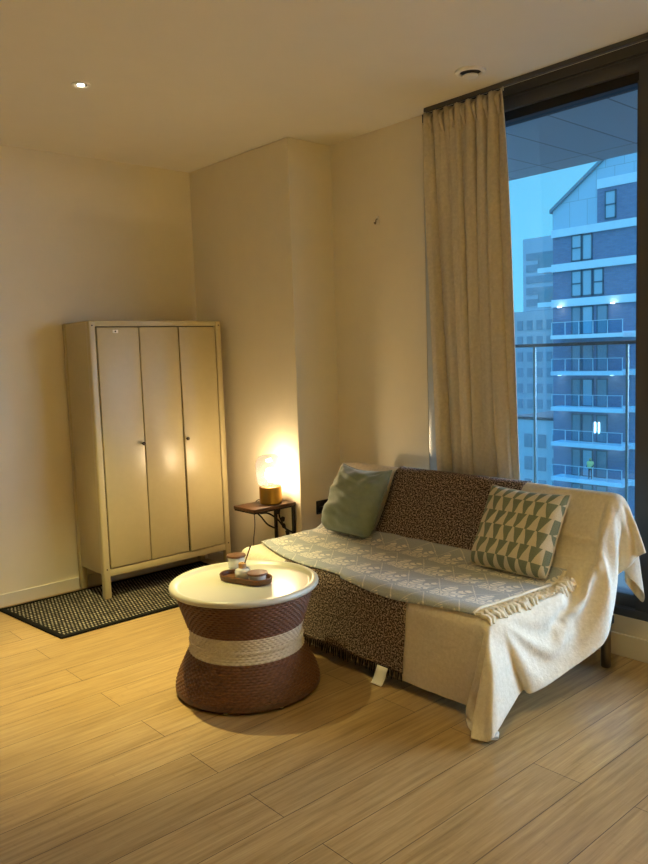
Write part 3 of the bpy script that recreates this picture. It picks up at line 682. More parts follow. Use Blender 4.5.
# settled cloth: for every row along the sofa, steps in millimetres of x, then y, then z
CLOTH_STEPS = [
[3322,1,1,0,0,0,0,-1,-2,-3,-3,-4,-7,-14,-13,6,-6,-19,-4,-17,-19,-13,-10,-9,-9,-10,-9,-9,-10,-9,-10,-9,-9,-10,-9,-9,-10,-9,-13,-19,-18,-20,-21,-22,-22,-22,-21,-22,-22,-22,-21,-22,-22,-22,-21,-22,-22,-22,-21,-22,-22,-22,-22,-21,-22,-21,-21,-5,5,-3,-2,0,1,0,-1,-1,-1,-2,-3,-2,-3,-3,-2,-3,-3,3468,1,1,1,1,1,2,2,1,2,2,1,1,-12,-1,7,7,-3,6,2,0,0,0,0,0,0,0,0,0,0,0,0,0,0,0,0,0,0,0,0,0,0,0,0,0,0,0,0,0,0,0,0,0,0,0,0,0,0,0,0,0,0,0,0,0,0,0,-1,-5,-1,-2,-3,-3,-3,-3,-3,-2,-2,-2,-1,-2,-1,-2,-1,-1,457,19,24,21,22,21,21,23,21,24,20,21,20,12,17,20,20,7,21,10,-10,-15,-20,-21,-19,-19,-19,-21,-20,-19,-20,-20,-19,-20,-19,-20,-22,-17,-17,-12,-10,-9,0,-1,1,0,1,-1,0,1,-1,-1,1,0,0,0,0,-1,1,0,-1,1,-1,1,-1,-2,-6,-19,-23,-20,-21,-22,-20,-24,-20,-23,-20,-22,-22,-22,-20,-22,-21,-22,-22],
[3283,1,1,1,2,1,1,1,2,1,2,1,2,1,3,1,-11,-17,-20,-19,-19,-13,-10,-9,-9,-10,-9,-9,-10,-9,-10,-9,-9,-10,-9,-9,-10,-9,-13,-19,-18,-20,-21,-22,-22,-22,-21,-22,-22,-22,-21,-22,-22,-22,-21,-22,-22,-22,-21,-22,-22,-22,-22,-21,-22,-21,-22,-15,-9,-5,-4,-3,-3,-3,-2,-2,-2,-2,-2,-2,-2,-2,-2,-1,-2,3412,1,0,1,1,0,1,0,1,1,0,1,0,1,0,1,0,1,-1,0,0,0,0,0,0,0,0,0,0,0,0,0,0,0,0,0,0,0,0,0,0,0,0,0,0,1,0,0,0,0,0,0,0,0,0,0,0,0,0,0,0,0,0,1,0,0,0,0,0,-1,0,-1,-1,-2,-1,-1,-2,-1,-1,-1,-1,-2,-1,-1,-1,460,22,21,23,21,21,22,21,23,22,21,22,22,21,22,22,18,13,11,-7,-10,-16,-19,-21,-19,-20,-19,-21,-18,-20,-20,-19,-20,-20,-19,-21,-19,-18,-18,-10,-12,-8,-1,-1,1,0,-1,0,1,0,-1,1,1,-1,1,0,-1,-1,0,1,1,-1,0,0,0,-3,-4,-15,-20,-20,-22,-22,-20,-22,-20,-23,-23,-20,-22,-23,-20,-23,-23,-19,-23],
[3311,0,0,0,-1,0,0,-1,0,-1,0,0,-1,0,-1,-2,-10,-17,-20,-20,-19,-13,-10,-9,-9,-10,-9,-9,-10,-9,-10,-9,-9,-10,-9,-9,-10,-9,-13,-19,-18,-20,-21,-22,-22,-22,-21,-22,-22,-22,-21,-22,-22,-22,-21,-22,-22,-22,-21,-22,-22,-22,-22,-21,-22,-21,-22,-15,-10,-2,1,0,0,0,0,0,0,0,0,0,0,1,0,0,0,3350,0,1,0,0,0,0,0,0,0,0,1,0,0,0,0,1,0,0,0,0,0,0,0,0,0,0,0,0,0,0,0,0,0,0,0,0,0,0,0,0,0,0,0,0,0,0,0,0,1,0,0,0,0,0,0,0,0,0,1,0,0,0,0,0,0,0,0,0,0,0,0,0,0,0,0,0,0,0,0,0,0,0,0,0,460,22,22,23,20,22,22,22,21,22,22,22,21,22,21,23,20,13,7,-5,-12,-15,-20,-19,-20,-20,-19,-19,-21,-19,-20,-19,-21,-18,-21,-18,-21,-20,-16,-10,-13,-8,0,-1,2,-1,0,1,-2,1,1,0,-2,-1,1,2,-1,0,0,-1,1,0,0,0,0,-2,-5,-12,-19,-24,-22,-21,-21,-22,-21,-23,-22,-20,-24,-20,-23,-21,-22,-21,-22],
[3310,-1,0,0,-1,0,-1,0,0,-1,0,0,-1,0,0,-1,-10,-17,-21,-19,-19,-13,-10,-9,-9,-10,-9,-9,-10,-9,-10,-9,-9,-10,-9,-9,-10,-9,-13,-19,-18,-20,-21,-22,-22,-22,-21,-22,-22,-22,-21,-22,-22,-22,-21,-22,-22,-22,-21,-22,-22,-22,-22,-21,-22,-21,-22,-15,-10,-2,1,0,0,0,0,0,0,-1,0,-1,0,-1,0,-1,0,3282,0,0,0,0,0,0,0,1,0,0,0,0,0,0,1,0,0,0,0,0,0,0,0,0,0,0,0,0,0,0,0,0,0,0,0,0,0,0,0,0,0,0,0,0,1,0,0,0,0,0,1,0,0,0,0,0,1,0,0,0,0,0,1,0,0,0,0,0,0,1,0,0,0,0,0,0,1,0,0,0,0,0,0,0,460,23,21,21,22,22,22,23,20,22,22,22,21,22,22,22,20,12,8,-5,-10,-18,-19,-19,-20,-20,-20,-19,-20,-19,-21,-20,-19,-20,-18,-20,-20,-20,-16,-10,-13,-7,-1,0,1,-1,1,-2,1,-1,1,-1,1,-1,2,0,-1,1,-1,1,-1,-1,2,-1,-1,-2,-4,-13,-20,-20,-22,-23,-22,-21,-23,-21,-21,-23,-21,-21,-22,-21,-23,-21,-23],
[3308,0,0,-1,0,0,-1,0,0,0,0,-1,0,0,0,-1,-10,-17,-21,-19,-19,-13,-10,-9,-9,-10,-9,-9,-10,-9,-10,-9,-9,-10,-9,-9,-10,-9,-13,-19,-18,-20,-21,-22,-22,-22,-21,-22,-22,-22,-21,-22,-22,-22,-21,-22,-22,-22,-21,-22,-22,-22,-22,-21,-22,-21,-22,-15,-9,-3,0,0,0,0,0,0,0,0,0,0,1,0,0,0,0,3213,0,0,0,1,0,0,0,0,0,0,0,0,1,0,0,0,0,0,0,0,0,0,0,0,0,0,0,0,0,0,0,0,0,0,0,0,0,0,0,0,0,0,1,0,0,0,1,0,0,0,0,1,0,0,0,1,0,0,0,0,1,0,0,0,1,0,0,0,0,0,1,0,0,0,1,0,0,0,0,1,0,0,0,0,461,21,22,22,21,23,22,21,22,21,21,23,21,23,21,22,20,13,8,-7,-10,-16,-20,-19,-20,-20,-20,-20,-20,-19,-18,-20,-21,-20,-18,-20,-21,-18,-17,-10,-12,-8,-1,-1,1,0,1,-2,0,1,1,0,0,-2,1,0,0,-1,1,0,-1,1,1,-1,1,-3,-4,-13,-21,-20,-23,-22,-21,-22,-22,-21,-22,-22,-21,-22,-23,-22,-20,-22,-24],
[3307,0,0,0,0,-1,0,0,0,0,0,-1,0,0,0,-1,-10,-17,-21,-19,-19,-13,-10,-9,-9,-10,-9,-9,-10,-9,-10,-9,-9,-10,-9,-9,-10,-9,-13,-19,-18,-20,-21,-22,-22,-22,-21,-22,-22,-22,-21,-22,-22,-22,-21,-22,-22,-22,-21,-22,-22,-22,-22,-21,-22,-21,-22,-15,-9,-3,0,0,0,0,0,0,0,0,0,0,0,0,0,0,0,3145,0,0,0,0,0,0,0,0,0,0,1,0,0,0,0,0,0,1,0,0,0,0,0,0,0,0,0,0,0,0,0,0,0,0,0,0,0,0,0,0,0,0,0,0,1,0,0,0,1,0,0,1,0,0,0,1,0,0,0,1,0,0,1,0,0,0,1,0,0,0,1,0,0,0,1,0,0,1,0,0,0,1,0,0,461,22,21,22,22,22,22,22,22,22,19,24,20,22,23,21,20,13,7,-6,-10,-15,-20,-21,-19,-20,-18,-20,-20,-20,-20,-19,-20,-20,-20,-19,-20,-19,-16,-11,-13,-8,1,-1,0,0,1,-1,0,2,-2,0,-1,1,1,-1,-1,0,1,0,0,0,0,0,0,-2,-4,-14,-19,-23,-21,-21,-22,-22,-22,-21,-23,-21,-22,-21,-23,-21,-23,-20,-23],
[3307,0,0,0,0,-1,0,0,0,0,0,-1,0,0,0,-2,-9,-17,-21,-19,-19,-13,-10,-9,-9,-10,-9,-9,-10,-9,-10,-9,-9,-10,-9,-9,-10,-9,-13,-19,-18,-20,-21,-22,-22,-22,-21,-22,-22,-22,-21,-22,-22,-22,-21,-22,-22,-22,-21,-22,-22,-22,-22,-21,-22,-21,-22,-15,-9,-3,0,0,0,0,0,0,0,0,0,0,0,0,0,0,0,3076,0,0,0,0,0,0,0,1,0,0,0,0,0,0,1,0,0,0,0,0,0,0,0,0,0,0,0,0,0,0,0,0,0,0,0,0,0,0,0,0,0,0,1,0,0,1,0,0,1,0,0,0,1,0,0,1,0,0,1,0,0,1,0,0,1,0,0,1,0,0,1,0,0,1,0,0,1,0,0,1,0,0,0,1,461,22,22,22,21,22,22,21,21,24,21,21,22,21,22,23,18,14,7,-6,-9,-16,-21,-19,-21,-19,-19,-19,-21,-19,-20,-20,-19,-19,-21,-19,-19,-21,-15,-11,-11,-9,-1,0,0,-1,1,1,0,-1,0,-1,1,-1,0,1,0,0,0,-1,1,0,0,-1,1,-2,-4,-13,-21,-21,-23,-20,-21,-22,-24,-21,-21,-23,-21,-22,-22,-21,-23,-21,-22],
[3307,0,0,0,0,-1,0,0,0,0,0,-1,0,0,0,-1,-10,-17,-21,-19,-19,-13,-10,-9,-9,-10,-9,-9,-10,-9,-10,-9,-9,-10,-9,-9,-10,-9,-13,-19,-18,-20,-21,-22,-22,-22,-21,-22,-22,-22,-21,-22,-22,-22,-21,-22,-22,-22,-21,-22,-22,-22,-22,-21,-22,-21,-22,-15,-9,-3,0,0,0,0,0,0,0,0,0,0,0,0,0,0,0,3007,0,0,0,0,1,0,0,0,0,0,0,0,1,0,0,0,0,0,0,0,0,0,0,0,0,0,0,0,0,0,0,0,0,0,0,0,0,0,0,0,0,1,0,0,1,0,0,1,0,1,0,0,1,0,1,0,0,1,0,0,1,0,1,0,0,1,0,0,1,0,1,0,0,1,0,0,1,0,1,0,0,1,0,0,460,22,23,22,22,20,23,22,21,21,22,21,22,24,21,21,19,14,7,-5,-11,-16,-20,-20,-20,-19,-20,-19,-20,-19,-20,-20,-18,-20,-20,-20,-19,-20,-17,-11,-12,-9,1,1,-2,1,0,0,0,0,-1,1,0,1,0,-1,0,1,0,-1,0,-1,1,0,0,-2,-5,-13,-19,-22,-21,-23,-22,-21,-22,-22,-22,-20,-23,-22,-20,-22,-22,-23,-22],
[3307,0,0,0,0,-1,0,0,0,0,0,-1,0,0,0,-1,-10,-18,-20,-19,-19,-13,-10,-9,-9,-10,-9,-9,-10,-9,-10,-9,-9,-10,-9,-9,-10,-9,-13,-19,-18,-20,-21,-22,-22,-22,-21,-22,-22,-22,-21,-22,-22,-22,-21,-22,-22,-22,-21,-22,-22,-22,-22,-21,-22,-21,-22,-15,-9,-3,0,0,0,0,0,0,0,0,0,0,0,0,0,0,0,2939,0,0,0,0,0,0,0,0,0,0,1,0,0,0,0,0,0,1,0,0,0,0,0,0,0,0,0,0,0,0,0,0,0,0,0,0,0,0,0,0,0,0,0,1,0,1,0,1,0,0,1,0,1,0,1,0,1,0,0,1,0,1,0,1,0,0,1,0,1,0,1,0,0,1,0,1,0,1,0,0,1,0,1,0,461,23,21,22,22,21,22,22,21,22,22,22,22,21,22,21,20,13,8,-7,-9,-17,-20,-18,-22,-19,-20,-19,-19,-21,-19,-20,-20,-18,-20,-20,-20,-20,-16,-11,-10,-12,1,1,-1,1,0,0,0,1,0,0,-1,1,-1,0,-1,0,1,-1,1,0,0,0,0,-3,-4,-12,-20,-23,-20,-22,-22,-23,-20,-22,-22,-23,-20,-22,-22,-21,-23,-21,-22],
[3307,0,0,0,0,-1,0,0,0,0,0,0,-1,0,0,-1,-11,-16,-21,-19,-19,-13,-10,-9,-9,-10,-9,-9,-10,-9,-10,-9,-9,-10,-9,-9,-10,-9,-13,-19,-18,-20,-21,-22,-22,-22,-21,-22,-22,-22,-21,-22,-22,-22,-21,-22,-22,-22,-21,-22,-22,-22,-22,-21,-22,-21,-22,-15,-9,-3,0,0,0,0,0,0,0,0,0,1,0,0,0,0,0,2870,0,0,0,0,0,0,0,0,1,0,0,0,0,0,0,1,0,0,0,0,0,0,0,0,0,0,0,0,0,0,0,0,0,0,0,0,0,0,0,0,0,0,1,0,1,0,1,0,1,0,1,0,1,0,1,0,1,0,1,0,1,0,1,0,1,0,1,0,1,0,1,0,1,0,0,1,0,1,0,1,0,1,0,1,461,21,23,21,22,21,23,21,22,21,23,21,21,23,22,21,21,12,7,-6,-10,-16,-19,-20,-21,-19,-19,-20,-20,-19,-20,-20,-20,-19,-20,-20,-18,-21,-16,-11,-13,-8,1,-1,0,2,-1,0,0,0,0,0,1,-1,0,0,0,-1,0,2,-2,1,1,0,-2,-1,-4,-13,-20,-22,-21,-22,-23,-20,-23,-21,-22,-23,-21,-22,-21,-21,-23,-22,-22],
[3307,0,0,0,0,-1,0,0,0,0,0,-1,0,0,0,-2,-9,-17,-21,-19,-19,-13,-10,-9,-9,-10,-9,-9,-10,-9,-10,-9,-9,-10,-9,-9,-10,-9,-13,-19,-18,-20,-21,-22,-22,-22,-21,-22,-22,-22,-21,-22,-22,-22,-21,-22,-22,-22,-21,-22,-22,-22,-22,-21,-22,-21,-22,-15,-9,-3,0,0,0,0,0,0,0,0,0,0,0,0,0,0,0,2801,0,0,0,0,0,1,0,0,0,0,0,0,1,0,0,0,0,0,0,0,0,0,0,0,0,0,0,0,0,0,0,0,0,0,0,0,0,0,0,0,0,1,0,1,0,1,0,1,1,0,1,0,1,0,1,0,1,0,1,1,0,1,0,1,0,1,0,1,0,1,1,0,1,0,1,0,1,0,1,0,1,0,1,0,461,23,22,22,21,20,23,22,22,21,23,21,21,22,21,24,18,13,7,-6,-10,-16,-20,-20,-18,-21,-20,-19,-20,-19,-20,-20,-19,-20,-20,-18,-20,-22,-15,-10,-11,-9,-2,0,1,0,-1,1,0,0,-1,1,0,0,1,-1,1,-1,1,0,-2,1,0,-1,1,-2,-5,-13,-19,-22,-22,-20,-24,-21,-21,-22,-23,-21,-22,-22,-21,-22,-22,-21,-22],
[3307,0,0,0,-1,0,0,0,0,0,0,-1,0,0,0,-1,-10,-18,-20,-19,-19,-13,-10,-9,-9,-10,-9,-9,-10,-9,-10,-9,-9,-10,-9,-9,-10,-9,-13,-19,-18,-20,-21,-22,-22,-22,-21,-22,-22,-22,-21,-22,-22,-22,-21,-22,-22,-22,-21,-22,-22,-22,-22,-21,-22,-21,-22,-16,-8,-3,0,0,0,0,0,0,0,0,0,0,0,0,0,0,0,2732,0,0,0,1,0,0,0,0,0,0,1,0,0,0,0,0,0,1,0,0,0,0,0,0,0,0,0,0,0,0,0,0,0,0,0,0,0,0,0,0,0,0,1,0,1,0,1,1,0,1,0,1,1,0,1,0,1,1,0,1,0,1,1,0,1,1,0,1,0,1,0,1,1,0,1,0,1,1,0,1,0,1,1,0,463,21,20,23,21,24,19,23,21,22,22,22,21,22,22,21,20,13,8,-6,-11,-15,-21,-20,-18,-21,-19,-19,-21,-20,-18,-20,-21,-20,-19,-20,-19,-20,-16,-11,-12,-8,-1,0,1,0,0,0,0,-2,3,0,0,0,0,1,-2,1,-1,0,0,0,-1,1,0,-3,-3,-14,-18,-23,-21,-23,-22,-20,-23,-21,-21,-22,-22,-22,-22,-22,-20,-24,-21],
[3307,0,0,0,-1,0,0,0,0,0,0,-1,0,0,0,-2,-10,-17,-20,-19,-19,-13,-10,-9,-9,-10,-9,-9,-10,-9,-10,-9,-9,-10,-9,-9,-10,-9,-13,-19,-18,-20,-21,-22,-22,-22,-21,-22,-22,-22,-21,-22,-22,-22,-21,-22,-22,-22,-21,-22,-22,-22,-22,-21,-22,-21,-22,-15,-9,-3,0,0,0,0,0,1,0,0,0,0,0,0,0,1,0,2663,0,1,0,0,0,0,0,0,0,1,0,0,0,0,0,1,0,0,0,0,0,0,0,0,0,0,0,0,0,0,0,0,0,0,0,0,0,0,0,0,0,0,1,1,0,1,1,0,1,1,0,1,1,0,1,1,0,1,1,0,1,1,0,1,1,0,1,0,1,1,0,1,1,0,1,1,0,1,1,0,1,1,0,1,463,20,22,21,23,22,22,21,22,22,21,22,21,23,20,23,21,11,10,-9,-10,-17,-19,-21,-19,-18,-20,-19,-20,-20,-20,-20,-19,-19,-21,-19,-20,-18,-17,-12,-12,-8,-1,1,0,0,0,0,2,-2,0,0,-1,2,0,-2,1,1,-1,-1,2,-1,0,-1,2,-3,-4,-13,-21,-21,-22,-22,-21,-21,-23,-22,-20,-23,-21,-22,-22,-22,-22,-21,-22],
[3307,0,0,-1,0,0,0,0,0,0,-1,0,0,1,-1,-2,-10,-17,-20,-19,-19,-13,-10,-9,-9,-10,-9,-9,-10,-9,-10,-9,-9,-10,-9,-9,-10,-9,-13,-19,-18,-20,-21,-22,-22,-22,-21,-22,-22,-22,-21,-22,-22,-22,-21,-22,-22,-22,-21,-22,-22,-22,-22,-21,-22,-21,-22,-15,-9,-3,0,0,0,0,0,0,0,0,0,0,0,0,0,0,0,2594,1,0,0,0,0,0,0,1,0,0,0,0,0,1,0,0,0,0,0,0,0,0,0,0,0,0,0,0,0,0,0,0,0,0,0,0,0,0,0,0,0,1,0,1,1,1,0,1,1,0,1,1,1,0,1,1,0,1,1,1,0,1,1,0,1,1,1,0,1,1,0,1,1,1,0,1,1,0,1,1,0,1,1,1,461,22,22,22,23,22,20,22,21,22,23,21,22,22,21,23,18,13,8,-7,-10,-17,-19,-20,-19,-20,-20,-20,-19,-19,-21,-18,-20,-19,-20,-21,-18,-21,-16,-11,-11,-9,-1,1,0,1,-1,0,0,0,0,0,-1,1,0,0,0,0,0,1,-1,1,-2,1,0,-2,-4,-13,-21,-20,-22,-22,-22,-23,-21,-20,-24,-22,-21,-23,-19,-24,-21,-22,-20],
[3307,0,0,-1,0,0,0,0,0,0,-1,0,0,1,-1,-2,-10,-18,-19,-19,-19,-13,-10,-9,-9,-10,-9,-9,-10,-9,-10,-9,-9,-10,-9,-9,-10,-9,-13,-19,-18,-20,-21,-22,-22,-22,-21,-22,-22,-22,-21,-22,-22,-22,-21,-22,-22,-22,-21,-22,-22,-22,-22,-21,-22,-21,-22,-15,-9,-3,0,0,0,0,0,0,0,0,0,0,0,0,0,0,1,2526,0,0,0,0,0,1,0,0,0,0,0,1,0,0,0,0,0,1,0,0,0,0,0,0,0,0,0,0,0,0,0,0,0,0,0,0,0,0,0,0,0,0,1,1,0,1,1,1,1,0,1,1,1,0,1,1,1,0,1,1,1,0,1,1,1,1,0,1,1,1,0,1,1,1,0,1,1,1,0,1,1,1,1,0,461,23,22,22,21,22,21,22,23,23,19,22,23,21,22,21,20,12,9,-9,-9,-16,-20,-20,-19,-20,-19,-19,-21,-19,-21,-18,-20,-19,-21,-19,-20,-20,-16,-11,-11,-9,0,1,0,0,0,-2,1,0,1,-1,0,0,-1,1,-1,1,1,0,-2,1,0,0,1,-3,-5,-13,-19,-22,-22,-22,-21,-22,-21,-23,-21,-21,-24,-21,-20,-23,-22,-21,-23],
[3307,0,-1,0,0,0,0,0,0,0,-1,0,0,1,-1,-2,-10,-18,-20,-18,-19,-13,-10,-9,-9,-10,-9,-9,-10,-9,-10,-9,-9,-10,-9,-9,-10,-9,-13,-19,-18,-20,-21,-22,-22,-22,-21,-22,-22,-22,-21,-22,-22,-22,-21,-22,-22,-22,-21,-22,-22,-22,-22,-21,-22,-21,-22,-15,-9,-3,0,0,0,0,0,0,0,0,0,0,0,0,0,0,0,2457,0,0,0,0,1,0,0,0,0,0,1,0,0,0,0,1,0,0,0,0,0,0,0,0,0,0,0,0,0,0,0,0,0,0,0,0,0,0,0,0,0,1,0,1,1,1,1,0,1,1,1,1,1,0,1,1,1,1,0,1,1,1,1,1,0,1,1,1,1,1,0,1,1,1,1,0,1,1,1,1,1,0,1,1,463,22,21,23,21,22,23,20,22,21,22,23,21,22,22,20,19,13,9,-7,-11,-16,-20,-19,-20,-20,-19,-20,-21,-18,-20,-19,-20,-20,-20,-19,-20,-19,-16,-12,-11,-8,-1,0,0,-1,1,-1,1,0,1,-1,1,-2,1,1,0,0,0,0,-1,0,0,0,0,-3,-3,-14,-18,-22,-24,-20,-22,-23,-21,-21,-22,-21,-23,-21,-22,-22,-21,-22,-21],
[3307,0,-1,0,0,0,0,0,0,-1,0,0,0,1,-1,-2,-10,-18,-20,-18,-19,-13,-10,-9,-9,-10,-9,-9,-10,-9,-10,-9,-9,-10,-9,-9,-10,-9,-13,-19,-18,-20,-21,-22,-22,-22,-21,-22,-22,-22,-21,-22,-22,-22,-21,-22,-22,-22,-21,-22,-22,-22,-22,-21,-22,-21,-22,-15,-9,-3,0,0,0,0,0,0,0,0,0,0,0,0,0,0,0,2388,0,0,0,1,0,0,0,0,1,0,0,0,0,0,1,0,0,0,0,0,0,0,0,0,0,0,0,0,0,0,0,0,0,0,0,0,0,0,0,0,0,1,1,1,1,0,1,1,1,1,1,1,1,0,1,1,1,1,1,1,1,0,1,1,1,1,1,1,1,0,1,1,1,1,1,1,1,0,1,1,1,1,1,1,464,21,22,22,21,22,22,22,22,22,21,22,22,20,22,22,19,12,9,-8,-10,-17,-19,-19,-20,-20,-19,-20,-20,-20,-19,-20,-20,-19,-18,-21,-20,-19,-16,-11,-11,-11,2,-1,0,0,-1,0,2,0,-2,0,2,-2,1,1,-1,1,-1,-1,1,-1,1,-1,1,-3,-3,-13,-21,-21,-21,-22,-23,-20,-23,-21,-22,-22,-22,-22,-21,-23,-20,-23,-22],
[3307,0,-1,0,0,0,0,0,-1,0,0,0,0,1,-1,-2,-11,-17,-20,-18,-19,-13,-10,-9,-9,-10,-9,-9,-10,-9,-10,-9,-9,-10,-9,-9,-10,-9,-13,-19,-18,-20,-21,-22,-22,-22,-21,-22,-22,-22,-21,-22,-22,-22,-21,-22,-22,-22,-21,-22,-22,-22,-22,-21,-22,-21,-22,-15,-9,-3,0,0,0,0,0,0,1,0,0,0,0,0,0,0,0,2319,0,0,1,0,0,0,0,1,0,0,0,0,1,0,0,0,0,1,0,0,0,0,0,0,0,0,0,0,0,0,0,0,0,0,0,0,0,0,0,0,0,0,1,1,1,1,1,1,1,1,1,1,0,1,1,1,1,1,1,1,1,1,1,1,1,1,1,0,1,1,1,1,1,1,1,1,1,1,1,1,1,0,1,1,464,21,23,21,22,23,20,22,22,23,21,21,23,21,21,22,18,12,10,-9,-11,-14,-22,-18,-20,-18,-22,-18,-21,-19,-20,-20,-19,-19,-19,-21,-21,-19,-15,-12,-11,-9,-1,1,0,1,-1,0,1,0,0,-2,0,1,-1,0,2,-1,1,-1,1,-1,0,1,-2,-1,-5,-12,-21,-21,-23,-20,-21,-23,-23,-22,-18,-24,-23,-20,-22,-21,-23,-22,-21],
[3307,0,-1,-1,1,0,0,0,-1,0,0,0,0,1,-1,-2,-11,-19,-19,-17,-19,-13,-10,-9,-9,-10,-9,-9,-10,-9,-10,-9,-9,-10,-9,-9,-10,-9,-13,-19,-18,-20,-21,-22,-22,-22,-21,-22,-22,-22,-21,-22,-22,-22,-21,-22,-22,-22,-21,-22,-22,-22,-22,-21,-22,-21,-22,-15,-10,-2,0,0,0,0,0,0,0,0,0,-1,0,0,0,0,0,2250,0,0,1,0,0,0,1,0,0,0,0,1,0,0,0,0,1,0,0,0,0,0,0,0,0,0,0,0,0,0,0,0,0,0,0,0,0,0,0,0,0,1,1,1,1,1,1,1,1,1,0,1,1,1,1,1,1,1,1,1,1,1,1,1,1,1,1,1,1,1,1,1,1,1,1,1,1,1,1,1,1,1,1,1,464,23,22,22,20,22,23,22,20,22,21,23,23,21,21,22,18,12,10,-9,-10,-17,-20,-19,-20,-20,-19,-20,-19,-20,-20,-20,-20,-19,-19,-20,-20,-20,-15,-12,-11,-10,1,2,-2,0,0,-1,2,-1,-1,1,0,0,-1,1,0,0,-1,1,0,-1,0,1,0,-3,-3,-13,-20,-21,-24,-20,-23,-20,-23,-21,-22,-22,-21,-22,-21,-23,-21,-21,-22],
[3307,0,-1,-1,-1,1,2,-1,-1,0,0,0,0,0,0,-3,-11,-18,-19,-17,-19,-13,-10,-9,-9,-10,-9,-9,-10,-9,-10,-9,-9,-10,-9,-9,-10,-9,-13,-19,-18,-20,-21,-22,-22,-22,-21,-22,-22,-22,-21,-22,-22,-22,-21,-22,-22,-22,-21,-22,-22,-22,-22,-21,-22,-21,-22,-15,-9,-3,0,0,0,1,0,0,0,0,0,0,0,1,0,0,0,2181,0,1,0,0,0,1,0,0,0,0,1,0,0,0,0,1,0,0,0,0,0,0,0,0,0,0,0,0,0,0,0,0,0,0,0,0,0,0,0,0,0,1,1,1,1,1,1,1,1,1,1,1,1,1,2,1,1,1,1,1,1,1,1,1,1,1,1,1,1,1,1,1,1,1,1,1,1,1,2,1,1,1,1,1,465,22,22,22,22,23,19,23,22,22,21,22,21,22,22,22,19,10,12,-11,-11,-16,-20,-20,-19,-19,-21,-19,-19,-21,-18,-20,-19,-21,-20,-19,-20,-20,-15,-12,-12,-8,0,0,0,0,-1,1,0,0,0,0,1,-2,1,1,-1,0,0,0,1,-1,0,0,0,-3,-3,-14,-19,-22,-21,-21,-23,-21,-23,-21,-23,-21,-22,-22,-20,-22,-22,-21,-23],
[3307,0,0,-1,-2,-1,1,2,1,-1,-1,0,0,0,0,-3,-12,-18,-19,-16,-19,-13,-10,-9,-9,-10,-9,-9,-10,-9,-10,-9,-9,-10,-9,-9,-10,-9,-13,-19,-18,-20,-21,-22,-22,-22,-21,-22,-22,-22,-21,-22,-22,-22,-21,-22,-22,-22,-21,-22,-22,-22,-22,-21,-22,-21,-22,-16,-9,-2,0,0,0,0,-1,0,0,0,0,-1,0,0,0,0,-1,2112,1,0,0,1,0,0,0,0,1,0,0,0,0,1,0,0,0,0,1,0,0,0,0,0,0,0,0,0,0,0,0,0,0,0,0,0,0,0,0,0,0,0,1,2,1,1,1,1,1,1,1,1,1,1,2,1,1,1,1,1,1,1,1,1,2,1,1,1,1,1,1,1,1,1,2,1,1,1,1,1,1,1,1,2,467,23,21,21,23,21,21,23,21,21,22,23,20,22,23,20,19,11,10,-11,-10,-16,-19,-20,-20,-20,-20,-19,-19,-20,-20,-20,-19,-21,-18,-21,-19,-20,-15,-12,-10,-11,1,1,-1,0,0,-1,1,1,0,0,-1,0,-1,1,0,1,0,0,-1,0,0,0,0,-2,-4,-14,-20,-19,-23,-23,-21,-21,-22,-22,-23,-22,-21,-21,-22,-21,-23,-21,-22],
[3307,0,0,0,-2,-2,0,2,2,-1,-1,-1,1,0,0,-3,-12,-18,-19,-16,-19,-13,-10,-9,-9,-10,-9,-9,-10,-9,-10,-9,-9,-10,-9,-9,-10,-9,-13,-19,-18,-20,-21,-22,-22,-22,-21,-22,-22,-22,-21,-22,-22,-22,-21,-22,-22,-22,-21,-22,-22,-22,-22,-21,-22,-21,-22,-15,-10,-2,0,0,0,-1,0,0,0,0,-1,0,0,0,-1,0,0,2089,1,0,0,1,0,0,0,0,1,0,0,0,0,1,0,0,0,0,1,0,0,0,0,0,0,0,0,0,0,0,0,0,0,0,0,0,0,0,0,0,0,0,2,1,1,1,1,1,1,1,1,2,1,1,1,1,1,1,1,2,1,1,1,1,1,1,1,1,2,1,1,1,1,1,1,1,2,1,1,1,1,1,1,2,468,21,24,19,23,22,22,20,22,22,22,22,20,23,22,21,18,11,11,-13,-9,-18,-18,-20,-19,-20,-19,-20,-19,-20,-19,-21,-19,-20,-19,-20,-21,-19,-16,-11,-12,-8,0,0,1,-1,0,-1,0,1,-1,1,0,1,-1,1,-2,1,0,0,-1,1,0,-1,1,-3,-3,-13,-21,-21,-21,-22,-21,-23,-21,-24,-20,-22,-22,-22,-21,-21,-23,-22,-21],
[3307,0,0,0,-1,-1,-3,1,3,1,-1,-1,-1,1,0,-3,-13,-18,-18,-16,-19,-13,-10,-9,-9,-10,-9,-9,-10,-9,-10,-9,-9,-10,-9,-9,-10,-9,-13,-19,-18,-20,-21,-22,-22,-22,-21,-22,-22,-22,-21,-22,-22,-22,-21,-22,-22,-22,-21,-22,-22,-22,-22,-21,-22,-21,-22,-15,-10,-2,0,1,0,0,0,0,0,0,-1,0,0,0,-1,0,0,2066,1,0,0,1,0,0,0,1,0,0,0,0,1,0,0,0,0,0,1,0,0,0,0,0,0,0,0,0,0,0,0,0,0,0,0,0,0,0,0,0,0,1,1,1,1,1,1,1,2,1,1,1,1,1,1,1,2,1,1,1,1,1,1,1,2,1,1,1,1,1,1,2,1,1,1,1,1,2,1,1,1,1,1,1,468,22,22,22,21,20,23,23,21,21,22,22,22,21,22,22,18,10,11,-12,-10,-15,-21,-20,-19,-19,-21,-19,-20,-19,-19,-20,-20,-19,-20,-21,-19,-20,-16,-10,-11,-10,-1,1,0,0,0,0,0,0,1,-1,0,0,1,-1,0,0,0,0,0,1,0,-1,0,-3,-3,-14,-19,-22,-21,-22,-21,-22,-24,-20,-22,-22,-23,-20,-22,-22,-22,-22,-23],
